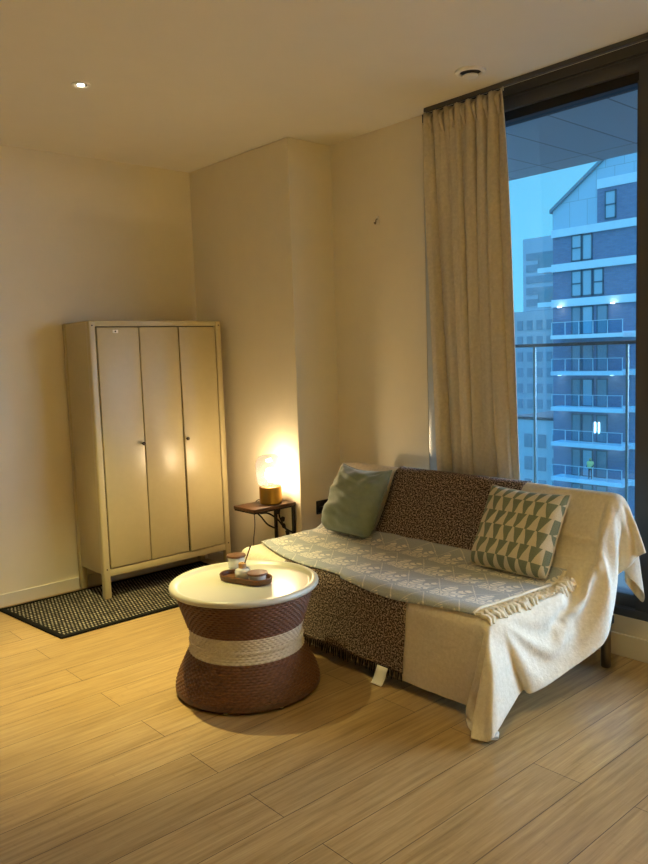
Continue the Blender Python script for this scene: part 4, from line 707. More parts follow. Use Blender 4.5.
[3307,0,0,0,0,-1,-2,-2,1,3,1,-2,-1,1,0,-3,-13,-18,-20,-20,-18,-10,-9,-12,-10,-11,-9,-10,-9,-9,-2,-4,-8,-10,-9,-19,-8,-16,-9,-19,-18,-17,-21,-22,-22,-22,-21,-22,-22,-22,-21,-22,-22,-22,-21,-22,-22,-22,-21,-22,-22,-22,-22,-21,-22,-21,-22,-15,-10,-2,1,0,0,0,0,0,0,0,0,0,0,0,0,0,-1,2043,1,0,1,0,0,0,1,0,0,0,0,0,1,0,0,0,0,1,1,-1,0,0,0,1,0,0,0,0,0,-1,2,0,0,0,-1,-1,3,-2,0,0,-1,1,1,1,1,1,1,2,1,1,1,1,1,2,1,1,1,1,1,1,2,1,1,1,1,1,1,2,1,1,1,1,1,2,1,1,1,1,2,1,1,1,1,1,469,21,22,22,22,22,21,22,20,23,21,23,21,21,23,20,19,10,8,-4,-13,-18,-21,-19,-17,-20,-20,-19,-21,-19,-23,-21,-20,-20,-19,-13,-19,-15,-20,-9,-11,-14,-2,0,1,0,-1,0,0,1,-1,-1,2,0,-2,1,0,0,1,0,-1,0,1,0,-1,-2,-4,-13,-21,-20,-21,-22,-24,-23,-19,-22,-22,-22,-23,-21,-22,-22,-21,-21,-22],
[3307,0,0,0,0,-1,-1,-2,-1,2,3,-1,-1,0,0,-3,-13,-18,-21,-21,-17,-11,-8,-9,-10,-13,-12,-9,-6,-7,-3,-9,-6,-7,-11,-26,-8,-7,-14,-18,-16,-17,-22,-21,-22,-22,-22,-21,-22,-22,-22,-21,-22,-22,-22,-21,-22,-22,-22,-21,-22,-22,-22,-21,-22,-21,-22,-15,-10,-2,0,0,0,0,0,0,0,0,0,0,0,0,1,0,0,2021,0,0,1,0,0,1,0,0,0,0,0,1,0,0,0,0,1,0,1,0,0,-1,1,0,0,0,1,-1,0,0,1,1,0,0,1,0,-1,-1,0,-1,-1,1,1,1,1,2,1,1,1,1,1,2,1,1,1,1,1,2,1,1,1,1,1,2,1,1,1,1,1,2,1,1,1,1,2,1,1,1,1,2,1,1,1,1,469,22,21,22,22,21,23,21,23,20,22,21,23,20,23,21,17,12,5,-3,-14,-17,-21,-18,-20,-17,-19,-19,-22,-20,-22,-20,-21,-21,-19,-2,-20,-22,-14,-13,-14,-13,-3,-1,0,1,-1,0,0,0,0,0,0,0,0,0,0,0,0,0,0,0,0,0,1,-3,-4,-14,-19,-21,-23,-21,-22,-21,-23,-22,-21,-22,-22,-21,-21,-23,-21,-22,-22],
[3307,0,0,0,0,0,-1,-1,-3,0,3,2,-2,0,0,-4,-12,-19,-21,-21,-16,-10,-13,-7,-8,-10,-12,-12,-12,-9,-2,-1,-8,-8,-10,-26,-3,-12,-16,-15,-16,-17,-22,-21,-22,-22,-22,-21,-22,-22,-22,-22,-21,-22,-22,-22,-21,-22,-22,-22,-21,-22,-22,-22,-21,-22,-21,-15,-10,-2,0,0,0,0,0,0,0,0,0,0,0,0,0,0,0,1998,0,0,1,0,0,1,0,0,0,0,1,0,0,0,0,0,1,0,1,0,0,0,0,0,1,0,0,0,1,-1,1,0,0,0,2,0,-2,0,-1,-1,-1,1,1,1,2,1,1,1,1,2,1,1,1,1,1,2,1,1,1,1,1,2,1,1,1,1,2,1,1,1,1,2,1,1,1,2,1,1,1,1,2,1,1,1,470,23,19,23,22,22,21,22,22,22,20,23,22,20,23,20,19,10,5,-4,-13,-19,-17,-20,-20,-20,-19,-17,-19,-21,-21,-22,-21,-20,-21,2,-21,-19,-15,-15,-14,-14,-4,-1,0,0,0,0,0,0,0,0,0,0,0,0,0,0,0,0,0,0,0,0,1,-1,-6,-14,-19,-22,-21,-23,-20,-23,-22,-21,-22,-23,-21,-21,-22,-22,-21,-22,-23],
[3307,0,0,0,0,0,-1,0,-2,-2,0,3,2,-3,1,-4,-13,-19,-21,-20,-17,-10,-9,-13,-10,-8,-9,-9,-11,-14,7,-6,-9,-10,-18,-21,0,-15,-13,-16,-16,-17,-21,-22,-21,-22,-22,-22,-21,-22,-22,-22,-21,-22,-22,-22,-22,-21,-22,-22,-22,-21,-22,-22,-22,-21,-21,-15,-10,-2,1,0,0,0,0,0,0,0,0,0,0,0,0,0,0,1975,0,1,0,0,0,1,0,0,0,1,0,0,0,0,0,1,0,0,1,0,0,1,-1,1,0,0,1,0,1,-1,0,1,0,1,1,-2,0,-1,-1,-1,0,0,1,2,1,1,1,1,2,1,1,1,1,2,1,1,1,1,1,2,1,1,1,1,2,1,1,1,2,1,1,1,2,1,1,1,2,1,1,1,1,2,1,1,469,23,22,22,20,22,21,23,23,22,21,21,21,23,22,20,18,10,5,-3,-15,-19,-19,-17,-19,-22,-19,-20,-18,-18,-23,-22,-19,-17,-13,-7,-23,-16,-16,-15,-14,-13,-3,-5,0,0,0,0,0,0,0,0,0,0,0,0,0,0,0,0,0,0,0,0,1,0,-7,-14,-20,-21,-22,-22,-20,-24,-21,-23,-20,-22,-21,-23,-21,-23,-21,-21,-23],
[3307,0,0,0,0,0,-1,0,-1,-1,-2,0,3,1,-1,-5,-13,-19,-21,-20,-16,-10,-9,-10,-13,-11,-10,-9,-9,-13,2,0,-10,-6,-15,-24,-5,-14,-13,-16,-15,-18,-20,-22,-21,-22,-22,-22,-21,-22,-22,-22,-22,-21,-22,-22,-22,-21,-22,-22,-22,-22,-21,-22,-22,-21,-21,-15,-9,-3,0,0,1,0,0,0,0,0,0,1,0,0,0,-1,0,1952,0,1,0,0,1,0,0,0,1,0,0,0,0,0,0,1,0,0,1,0,0,1,0,0,0,1,0,0,1,0,0,0,0,2,0,-1,-1,-1,-1,0,-1,0,2,1,1,1,1,2,1,1,1,2,1,1,1,1,2,1,1,1,1,1,2,1,1,1,2,1,1,2,1,1,1,2,1,1,1,2,1,1,1,2,1,1,470,22,22,22,21,22,21,21,23,22,21,22,23,21,22,21,17,11,4,-4,-15,-19,-19,-20,-17,-18,-21,-19,-20,-18,-22,-21,-20,-21,-16,2,-22,-16,-15,-16,-15,-13,-7,-1,-2,0,0,0,0,0,0,0,0,0,0,0,0,0,0,0,0,0,0,0,1,0,-7,-14,-19,-21,-23,-21,-22,-21,-23,-21,-21,-23,-21,-23,-22,-21,-22,-22,-22],
[3307,-1,0,0,0,0,0,0,0,-1,-1,-2,0,3,0,-5,-13,-19,-22,-19,-17,-9,-10,-9,-10,-11,-13,-12,-10,-10,7,-7,-6,-10,-12,-24,-6,-13,-13,-16,-16,-17,-20,-22,-21,-22,-22,-22,-22,-21,-22,-22,-22,-21,-22,-22,-22,-22,-21,-22,-22,-22,-21,-22,-22,-21,-21,-15,-10,-2,0,-1,0,0,0,1,0,0,0,1,0,1,0,0,0,1929,0,1,0,0,1,0,0,1,0,0,0,0,0,0,1,0,0,0,1,0,1,0,0,1,0,0,0,1,0,0,0,0,1,1,0,-1,-1,-1,0,-1,-1,1,1,1,1,1,2,1,1,1,2,1,1,1,2,1,1,1,1,2,1,1,1,1,2,1,1,2,1,1,1,2,1,1,2,1,1,1,2,1,1,1,2,1,471,22,21,23,21,22,22,22,21,22,22,21,22,21,20,24,17,10,4,-5,-15,-19,-19,-19,-20,-17,-18,-20,-19,-18,-22,-22,-21,-17,-19,5,-23,-16,-17,-15,-14,-12,-9,-3,-1,0,0,0,0,0,0,0,0,0,0,0,0,0,0,0,0,0,0,0,1,-1,-7,-12,-21,-21,-23,-20,-23,-22,-21,-22,-22,-21,-21,-23,-21,-22,-22,-22,-20],
[3306,0,0,0,0,0,0,0,0,-1,0,0,-3,1,2,-5,-13,-19,-22,-20,-16,-10,-9,-9,-11,-10,-11,-11,-12,-13,4,-1,-10,-7,-10,-27,-6,-13,-13,-15,-17,-17,-19,-22,-22,-21,-22,-22,-22,-21,-22,-22,-22,-22,-21,-22,-22,-22,-22,-21,-22,-22,-22,-21,-22,-22,-20,-15,-10,-2,0,0,0,0,0,0,0,0,0,0,0,1,0,1,1,1906,0,1,0,1,0,0,0,1,0,0,0,0,1,0,0,0,0,0,1,0,1,0,0,1,0,0,1,0,0,0,0,0,1,1,0,-1,-1,0,-1,-1,-1,1,1,1,1,2,1,1,1,2,1,1,1,2,1,1,1,2,1,1,1,1,1,2,1,1,2,1,2,1,1,1,2,1,1,2,1,1,1,2,1,1,2,1,471,22,23,21,21,22,23,21,21,22,22,21,22,21,23,21,17,10,5,-6,-14,-20,-19,-19,-19,-21,-18,-19,-18,-17,-21,-21,-21,-20,-20,8,-22,-17,-15,-16,-13,-13,-10,-4,-1,0,0,0,0,0,0,0,0,0,0,0,0,0,0,0,0,0,0,1,0,0,-7,-14,-21,-20,-22,-21,-22,-22,-21,-24,-21,-21,-22,-22,-21,-23,-21,-21,-22],
[3306,0,-1,0,0,0,0,1,0,0,-1,-1,1,-2,2,-5,-13,-20,-22,-20,-16,-9,-10,-9,-10,-10,-11,-10,-12,-14,11,-9,-4,-14,-13,-24,-3,-14,-13,-15,-16,-19,-19,-21,-22,-21,-22,-22,-22,-21,-22,-22,-22,-22,-21,-22,-22,-22,-22,-21,-22,-22,-22,-22,-21,-22,-21,-14,-10,-2,0,1,0,0,0,0,0,0,0,0,0,0,0,1,2,1883,1,0,0,1,0,0,1,0,0,0,0,1,0,0,0,0,0,1,0,0,1,0,0,1,0,1,0,0,1,-1,0,1,1,1,0,-2,0,-1,-1,-1,0,0,1,1,2,1,1,1,2,1,1,1,2,1,1,2,1,1,1,1,2,1,1,1,1,2,1,2,1,1,2,1,1,2,1,1,2,1,1,2,1,1,1,2,471,23,21,21,23,22,20,24,20,23,22,21,21,21,23,22,16,10,5,-6,-13,-21,-20,-19,-20,-18,-21,-18,-19,-16,-21,-20,-21,-19,-16,5,-22,-17,-17,-16,-14,-10,-10,-6,-1,0,0,0,0,0,0,0,2,-2,0,0,0,0,0,0,0,0,1,0,1,-1,-8,-14,-18,-22,-22,-22,-21,-23,-22,-20,-22,-23,-22,-21,-22,-21,-22,-23,-21],
[3305,0,0,0,0,0,0,0,0,0,0,0,-1,1,0,-5,-14,-19,-22,-20,-15,-10,-9,-11,-10,-10,-10,-11,-11,-16,6,1,-12,-9,-8,-26,-10,-14,-14,-15,-14,-15,-21,-20,-22,-21,-22,-22,-22,-21,-22,-22,-22,-22,-21,-22,-22,-22,-22,-21,-22,-22,-22,-22,-22,-21,-21,-15,-10,-1,1,0,0,0,0,0,0,0,0,0,0,0,0,2,2,1860,1,0,0,1,0,0,1,0,0,0,1,0,0,0,0,0,0,1,0,0,1,0,1,0,0,1,0,0,1,0,0,1,0,1,0,-1,0,-1,0,-2,-1,0,1,1,2,1,1,2,1,1,1,2,1,1,2,1,1,1,2,1,1,1,1,1,2,1,2,2,1,1,1,2,1,1,2,1,1,2,1,1,2,1,1,2,473,21,21,22,21,23,21,23,22,22,21,21,22,22,22,21,17,9,4,-5,-16,-18,-19,-21,-19,-19,-19,-20,-19,-14,-23,-20,-18,-21,-20,9,-19,-16,-14,-16,-18,-15,-5,-9,-1,0,0,0,0,0,0,0,0,2,-2,0,0,0,0,0,0,0,0,1,0,0,-7,-15,-18,-23,-21,-22,-21,-22,-22,-21,-21,-24,-20,-23,-22,-21,-23,-20,-22],
[3304,0,0,0,0,0,0,0,0,0,1,0,0,-2,2,-5,-14,-20,-22,-20,-15,-9,-10,-9,-11,-11,-9,-11,-11,-16,13,-9,-9,-6,-15,-23,-13,-15,-14,-16,-16,-14,-13,-21,-22,-21,-22,-22,-22,-22,-21,-22,-22,-22,-21,-22,-22,-22,-22,-21,-22,-22,-22,-22,-22,-21,-22,-14,-11,1,-1,-2,-1,0,-1,0,0,1,0,1,1,2,1,2,3,1837,1,0,1,0,0,1,0,0,0,1,0,0,0,0,0,0,0,1,0,0,1,0,1,0,0,1,0,0,1,0,0,1,0,1,0,0,0,-1,0,0,-1,-2,0,2,1,1,1,2,1,1,2,1,1,2,1,1,2,1,1,1,1,2,1,1,1,2,2,1,1,2,1,2,1,2,1,1,2,1,1,1,2,1,1,2,473,21,23,20,24,19,24,20,22,23,22,22,20,22,23,20,17,10,4,-6,-16,-20,-18,-19,-21,-19,-18,-20,-18,-16,-21,-20,-21,-19,-18,9,-16,-15,-15,-15,-15,-16,-18,-4,1,1,-2,0,-1,0,0,0,0,0,0,0,1,-1,0,0,0,0,0,1,1,-2,-7,-15,-18,-22,-20,-22,-22,-23,-20,-23,-21,-22,-21,-23,-22,-22,-20,-22,-24],
[3303,-1,0,0,0,0,0,0,1,0,0,1,0,1,0,-6,-14,-19,-22,-20,-15,-9,-10,-10,-11,-10,-10,-11,-11,-15,7,1,-14,-9,-13,-21,-7,-13,-14,-15,-15,-18,-19,-21,-22,-21,-22,-22,-22,-22,-21,-22,-22,-22,-21,-22,-22,-22,-22,-21,-22,-22,-22,-22,-22,-22,-20,-17,-11,-4,0,-1,0,0,1,0,1,1,2,1,2,2,2,3,2,1815,0,0,1,0,0,1,0,0,0,1,0,0,0,0,0,0,0,1,0,1,0,0,1,0,1,0,0,1,0,0,0,1,1,0,0,1,1,2,0,0,-5,-3,1,1,1,1,2,1,2,1,1,1,2,1,1,2,1,1,2,1,1,1,1,0,1,3,2,2,2,1,1,2,1,2,1,1,1,2,1,1,2,1,1,2,473,22,21,21,24,21,21,22,22,21,22,22,22,23,21,21,16,10,3,-6,-15,-20,-19,-19,-21,-18,-19,-20,-19,-13,-22,-21,-20,-19,-17,7,-20,-17,-18,-15,-15,-10,-9,-7,-2,0,3,-1,1,0,-1,-1,0,-1,0,-1,1,0,0,0,0,0,1,0,0,-1,-7,-15,-19,-22,-21,-21,-23,-20,-23,-22,-22,-20,-23,-21,-21,-24,-21,-22,-21],
[3304,-2,-1,0,-1,0,0,1,0,0,1,0,0,1,2,-5,-15,-20,-22,-19,-16,-8,-10,-10,-10,-11,-10,-11,-11,-15,12,-9,-9,-10,-13,-21,-15,-15,-7,-10,-17,-20,-21,-20,-18,-21,-22,-22,-22,-22,-21,-22,-22,-22,-21,-22,-22,-22,-21,-22,-22,-22,-22,-22,-22,-21,-22,-18,-2,-3,-7,-1,-1,-1,1,2,2,2,3,2,2,2,2,2,3,1792,0,1,0,0,1,0,0,0,1,0,0,0,1,0,0,-1,0,1,0,1,0,1,0,0,1,0,0,1,0,1,0,0,1,0,0,3,3,-2,0,0,1,-1,-1,-4,0,2,1,2,1,1,2,1,1,1,2,1,1,2,1,1,1,2,0,0,1,2,3,4,3,-1,1,2,1,1,2,1,1,2,1,1,2,1,2,1,473,22,21,23,22,22,20,22,22,22,22,23,21,22,21,21,16,10,3,-6,-16,-19,-20,-20,-19,-19,-18,-20,-19,-16,-20,-20,-19,-20,-17,5,-16,-15,-19,-20,-13,4,-7,-8,-11,-6,0,0,-1,0,0,0,0,0,0,0,1,0,2,1,-1,0,-2,-1,-1,-1,-7,-11,-21,-23,-19,-22,-22,-21,-22,-22,-21,-21,-22,-22,-21,-23,-21,-22,-22],
[3310,-3,-3,-2,-2,0,0,-1,0,0,0,1,1,0,4,-5,-16,-19,-22,-20,-15,-8,-11,-11,-10,-11,-10,-11,-10,-14,10,-3,-13,-11,-13,-19,-18,-17,-15,-12,-3,-19,-20,-22,-21,-21,-20,-21,-22,-21,-22,-22,-22,-21,-22,-22,-22,-22,-21,-22,-21,-22,-22,-21,-22,-22,-21,-14,-19,10,4,0,-1,-2,-5,4,1,2,2,2,2,2,2,2,2,1770,0,0,0,0,1,0,0,1,0,0,0,1,0,0,0,-1,0,0,1,1,0,1,0,1,0,0,1,0,0,0,1,0,1,0,1,2,3,3,2,-6,5,-6,0,0,-1,-2,2,1,2,2,1,2,1,1,1,1,1,1,2,2,1,2,1,0,1,2,7,2,1,1,2,1,1,-2,2,1,1,2,1,2,1,1,2,1,475,20,23,21,22,21,21,23,23,20,22,22,22,22,21,22,15,11,2,-6,-16,-20,-18,-20,-18,-19,-19,-20,-19,-17,-20,-22,-18,-19,-17,1,-13,-14,-13,-18,-21,-9,7,-2,-5,-6,-9,-2,-1,3,1,2,0,0,0,-1,-2,-2,-2,-2,-3,-2,-1,-2,-2,-2,-7,-14,-10,-18,-21,-22,-23,-21,-21,-21,-21,-23,-21,-21,-22,-21,-23,-22,-20],
[3320,-4,-4,-4,-4,0,0,-1,0,0,-1,-1,-1,0,5,-5,-16,-19,-23,-19,-15,-9,-9,-10,-11,-10,-12,-11,-12,-14,10,-4,-13,-5,-15,-21,-14,-12,-15,-21,-18,2,-22,-22,-22,-21,-22,-22,-21,-22,-22,-21,-21,-22,-21,-21,-21,-22,-21,-22,-22,-21,-22,-21,-22,-20,-33,-19,0,-18,5,2,4,9,5,5,3,4,2,2,1,1,2,0,1,1749,0,-1,0,0,0,1,0,0,0,0,1,0,0,0,0,-1,0,0,1,1,0,1,1,0,0,0,1,0,0,0,1,0,2,0,1,4,6,2,-3,1,-1,-2,-3,-1,-1,-1,1,1,1,2,2,3,4,3,6,0,3,1,-2,1,1,4,0,-2,4,5,0,7,9,9,-12,-6,-4,0,2,2,2,2,1,1,1,1,1,0,476,22,20,20,24,20,22,23,20,23,22,22,20,23,21,23,14,12,1,-6,-16,-20,-20,-20,-19,-18,-18,-19,-20,-17,-20,-20,-17,-21,-15,-8,-15,-17,-13,-9,-11,-22,0,0,1,-1,0,-3,-2,-3,-3,-3,-3,-3,-3,-4,-1,-4,-1,1,-3,-2,-3,-2,1,-5,-10,-2,-19,-7,-19,-18,-19,-21,-22,-21,-23,-20,-21,-22,-22,-21,-22,-22,-22],
[3333,-4,-3,-3,-8,2,1,0,1,-1,0,-1,-2,-3,-4,-7,-17,-18,-25,-19,-15,-8,-9,-10,-9,-10,-9,-10,-10,-19,12,-6,-11,-10,-14,-12,-14,-15,-16,-17,-24,-20,-3,-21,-22,-22,-21,-21,-21,-21,-21,-22,-21,-22,-21,-22,-21,-22,-22,-21,-21,-22,-22,-20,-18,-20,-54,-17,-12,8,-20,1,11,-1,4,3,5,6,5,6,5,5,5,4,3,1731,-1,1,0,-3,2,1,1,0,1,0,-1,0,-2,-2,-2,0,-1,1,1,1,1,0,1,0,1,0,1,1,-2,-1,0,3,-1,3,8,3,3,2,2,-2,-1,9,1,1,-4,-4,-5,5,3,3,3,3,3,2,2,1,-1,0,3,5,2,0,-7,11,-7,13,-8,15,4,5,15,3,-14,-6,-5,-5,-3,-3,-1,-1,0,0,1,1,478,21,21,23,19,21,23,21,21,22,22,22,23,20,22,21,16,10,2,-6,-17,-20,-19,-20,-19,-21,-19,-19,-21,-13,-20,-20,-22,-23,-15,-14,-15,-14,-14,-13,-12,-9,-20,1,0,-1,0,1,-4,-4,-3,-3,-3,-3,-3,-3,-1,-1,-1,-2,-3,-2,-3,3,-5,-2,-17,2,-10,-20,-3,-16,-18,-19,-21,-20,-21,-21,-20,-21,-22,-21,-21,-22,-22],
[3347,-3,-4,-3,-11,3,0,-1,-2,-3,-3,-4,-11,-4,2,-3,-15,-20,-23,-22,-14,-15,-12,-12,-11,-10,-11,-10,3,-5,0,-7,-8,-11,-10,-21,-12,-15,-14,-15,-21,-18,-21,-7,-22,-19,-21,-22,-22,-21,-21,-22,-21,-22,-21,-22,-21,-21,-21,-21,-21,-22,-20,-17,-20,-15,-79,-18,-16,15,3,-16,-7,5,16,9,5,-5,-1,1,2,3,3,4,4,1713,0,0,0,-5,2,1,0,0,-1,0,0,3,-3,-4,-2,-2,0,-1,2,2,3,2,2,3,1,2,1,-7,-2,-3,-3,5,3,0,8,4,2,3,2,3,3,3,11,2,-10,-4,-1,0,2,3,3,3,3,2,3,2,4,6,6,2,-3,-8,14,-9,14,-4,-10,14,-5,15,7,16,14,2,-4,-6,-5,-5,-6,-6,-5,-5,-5,-5,481,21,22,21,17,23,20,23,21,22,21,21,18,21,21,24,16,10,4,-7,-17,-15,-17,-19,-19,-19,-20,-18,-22,-18,-25,-20,-20,-20,-22,-7,-15,-16,-14,-17,-25,-11,-6,-17,0,4,-1,-1,-2,-3,-3,-3,-3,-3,-3,-3,-3,-3,-3,-2,-2,-2,2,-1,0,-4,-21,2,-5,-14,-14,-12,-14,-14,-17,-18,-21,-21,-20,-22,-21,-21,-21,-20,-21],
[3345,-4,-6,-6,7,-2,-5,-6,-5,-5,-7,-8,-2,5,8,-16,-11,-19,-22,-19,-10,-10,-19,-11,-11,-14,-13,-13,-11,-8,-3,-5,-5,-13,-9,-16,-13,-13,-14,-14,-16,-13,-15,-16,-16,-19,-19,-21,-22,-19,-22,-21,-22,-21,-22,-21,-21,-21,-21,-22,-21,-20,-17,-22,-20,-8,-100,-19,-14,9,11,7,-10,-13,-2,10,14,11,3,1,0,-3,1,2,3,1690,0,1,1,-5,0,1,0,1,1,2,4,-5,-3,-3,0,-4,0,-1,2,5,6,-5,3,2,1,1,2,2,7,8,2,1,-6,-9,11,1,0,-1,2,-4,3,7,9,11,10,-10,8,2,-7,-2,2,1,4,3,4,5,6,4,-1,-3,-8,13,1,-7,19,-18,-7,14,16,-16,15,13,10,16,16,5,-2,-6,-6,-5,-5,-5,-6,-5,481,20,21,21,20,21,21,22,21,21,21,18,22,20,21,14,19,8,6,-7,-19,-17,-11,-19,-18,-16,-18,-18,-17,-20,-20,-20,-22,-18,-17,-3,-17,-17,-17,-16,-38,-17,-14,-12,-10,1,0,0,0,-6,-4,-3,-2,-3,-3,-3,-3,-3,-3,-2,-1,3,-1,-3,0,-3,-23,2,-7,-10,-10,-15,-14,-14,-14,-13,-16,-19,-20,-21,-22,-21,-20,-21,-22],
[3341,-7,-7,-7,-4,-2,-5,-6,-6,-4,-2,6,8,10,-15,-6,-16,-18,-19,-13,-16,-14,-4,-15,-12,-10,-10,-10,-11,-14,-13,-14,2,-18,-17,5,-16,-13,-14,-16,-25,-16,-17,-17,-15,-16,-8,-20,-21,-19,-21,-21,-21,-21,-22,-20,-22,-21,-22,-21,-21,-17,-21,-20,-21,-2,-123,-20,-9,2,19,8,7,-12,-12,5,-3,7,13,10,6,3,1,0,-1,1668,1,1,2,6,12,3,0,-2,-4,-7,-5,-1,1,-2,-8,10,-4,-6,10,-8,5,9,-8,2,5,5,5,5,-5,4,2,-2,-5,-2,8,-2,-1,0,0,-4,5,9,10,10,9,12,8,-5,10,-3,-5,-1,4,4,6,3,2,-2,-5,-8,14,6,-8,0,21,-30,-3,16,21,-1,-17,14,14,10,17,16,16,8,-2,-5,-6,-5,-6,-5,472,21,20,21,20,18,21,22,20,20,21,21,20,18,18,20,8,8,10,-11,-9,-15,-20,-13,-17,-20,-18,-18,-18,-17,-16,-17,-22,-9,-16,-19,-14,-16,-16,-15,-33,-13,-10,-11,-11,-12,-16,1,0,-4,-4,-5,-3,-3,-3,-2,-3,-3,-2,-1,2,0,-4,0,-2,-2,-24,0,-9,-8,-10,-10,-13,-16,-13,-14,-12,-13,-15,-21,-20,-21,-21,-22,-20],
[3323,-7,-7,-5,-3,-8,-4,-2,2,6,10,9,5,-12,-12,-8,-8,-14,-22,-5,-17,-11,-12,-6,-13,-14,-11,-9,-10,-10,-13,-15,-16,-3,-15,-11,1,-13,-14,-17,-25,-15,-19,-19,-20,-19,-18,-17,-7,-21,-21,-21,-21,-21,-21,-22,-21,-22,-21,-21,-18,-19,-22,-20,-20,3,-145,-19,-1,-8,15,16,10,6,-11,-11,-1,4,-3,5,12,12,8,3,2,1674,3,-1,7,6,3,-4,-7,-7,-6,0,2,-7,-3,-3,16,-14,-7,2,15,-9,12,-8,11,-9,0,4,6,5,5,2,-4,-12,6,-3,4,14,5,4,0,-2,-3,0,3,5,6,10,11,19,5,3,-2,-6,5,3,1,-1,-3,-5,-6,12,9,-3,-8,7,21,-45,5,19,18,13,-10,-17,15,12,11,18,17,17,18,5,0,-5,-5,-5,457,21,20,22,17,21,21,22,20,20,21,19,20,17,17,16,12,14,0,-11,-8,-15,-16,-17,-15,-18,-18,-19,-18,-18,-17,-15,-11,-21,-15,-18,-18,-16,-15,-14,-32,-15,-11,-9,-9,-7,-8,-9,-9,-4,-3,-5,-4,-2,-4,-3,-2,-2,0,1,-1,-3,-2,0,-4,1,-25,-3,-12,-4,-9,-11,-10,-14,-14,-14,-14,-12,-13,-12,-17,-19,-21,-20,-21],
[3306,-6,-6,-8,-4,1,4,7,10,9,8,1,-13,-13,-8,-13,-10,2,-21,1,-18,-17,-7,-9,-6,-12,-13,-13,-10,-9,-13,-13,-16,-14,-2,-9,-8,-16,-7,-13,-27,-16,-17,-20,-19,-16,-18,-18,-18,-22,-22,-16,-21,-22,-22,-21,-22,-21,-21,-19,-18,-22,-20,-22,-17,6,-167,-18,3,-8,6,20,11,12,7,-11,-9,-2,3,6,-14,6,12,12,13,1682,4,2,0,-5,-8,-7,-4,-1,4,-3,-9,-2,-1,14,7,-11,-19,0,17,-4,4,12,-11,11,-12,-2,2,6,5,4,1,-10,-9,8,7,8,3,10,9,9,1,-5,1,1,15,7,5,3,2,0,10,4,-1,-1,-2,-3,-4,-6,11,12,0,-8,-3,12,20,-53,6,17,19,20,1,-15,-15,15,11,16,17,18,16,13,14,8,4,-2,442,20,21,21,20,20,21,19,21,20,18,20,18,17,16,15,15,10,1,-10,-10,-13,-16,-15,-17,-17,-17,-17,-18,-19,-19,-15,-12,-13,-21,-18,-19,-15,-16,-15,-30,-13,-13,-10,-9,-1,-11,-11,-12,-1,-1,-10,-5,-3,-2,-2,-2,-2,2,-2,-2,-3,0,-2,-4,3,-28,-5,-12,-5,-6,-11,-10,-10,-14,-14,-15,-14,-12,-10,-13,-15,-17,-18,-18],
[3287,-7,-3,2,6,8,9,9,9,7,-4,-14,-13,-7,-10,-15,5,1,-22,5,-17,-17,1,-12,-13,-9,-8,-13,-14,-12,-10,-12,-17,-14,-14,-6,-6,-11,-11,-14,-20,-14,-17,-20,-20,-20,-17,-21,-22,-21,-17,-20,-19,-21,-22,-21,-22,-21,-19,-18,-22,-21,-21,-21,-14,8,-189,-17,6,-4,-2,16,17,11,11,8,-10,-5,0,6,-10,-14,1,11,11,1687,-2,-7,-8,-6,-4,-2,3,3,-7,-10,0,1,12,13,-3,-16,-19,-2,17,7,-5,18,-6,-4,10,-13,-4,-1,3,6,3,-1,-7,-10,9,8,7,8,8,14,9,9,4,3,3,-12,-1,2,2,9,5,7,1,0,-3,-5,-1,11,12,2,-4,-7,0,16,19,-61,8,17,20,21,10,-6,-18,-14,16,12,16,18,16,16,12,16,10,8,428,20,21,21,20,18,20,20,19,20,19,18,17,15,16,16,13,11,2,-10,-12,-12,-13,-17,-17,-16,-17,-16,-17,-18,-18,-18,-16,-12,-13,-21,-19,-16,-17,-14,-32,-15,-9,-9,-8,-8,-6,-5,-5,-6,-10,-6,-8,-5,-3,-1,-1,-2,-2,-1,-3,-1,-1,-3,-3,3,-31,-6,-13,-5,-4,-9,-10,-11,-10,-15,-13,-15,-13,-10,-14,-12,-14,-17,-16],
[3272,4,7,8,9,10,9,9,3,-8,-12,-14,-10,-5,-15,-7,8,5,-21,5,-13,-16,-1,-9,-12,-11,-13,-5,-12,-14,-14,-14,-14,-13,-14,-15,-12,-10,-9,-11,-21,-12,-14,-16,-19,-19,-21,-21,-21,-21,-21,-20,-19,-21,-21,-22,-21,-19,-18,-21,-22,-21,-21,-21,-11,10,-211,-16,4,6,-7,7,20,16,10,11,8,-3,-6,3,-7,-13,-13,19,-10,1674,-8,-6,-2,-2,1,3,-1,-10,-8,1,2,12,13,6,-14,-16,-18,-4,17,13,-8,17,12,-5,-7,8,-13,-7,-4,-1,2,2,4,-8,-8,7,7,8,10,14,9,12,11,7,5,-2,-3,-2,-3,-4,5,8,1,1,-4,3,10,13,3,-3,-6,-5,4,19,19,-71,12,17,18,18,21,-1,-10,-16,-15,15,18,14,18,16,13,13,3,14,414,19,21,18,20,20,19,20,20,18,17,17,17,15,16,14,14,10,2,-9,-13,-10,-13,-16,-17,-17,-17,-16,-16,-16,-17,-17,-17,-17,-14,-14,-18,-17,-16,-17,-31,-14,-13,-10,-9,-8,-5,-6,-6,-6,-5,-6,-9,-5,-3,-1,-4,-2,-1,-3,-3,0,-2,-3,-2,4,-34,-7,-12,-9,-1,-7,-12,-10,-10,-10,-15,-13,-14,-12,-13,-13,-12,-7,-14],
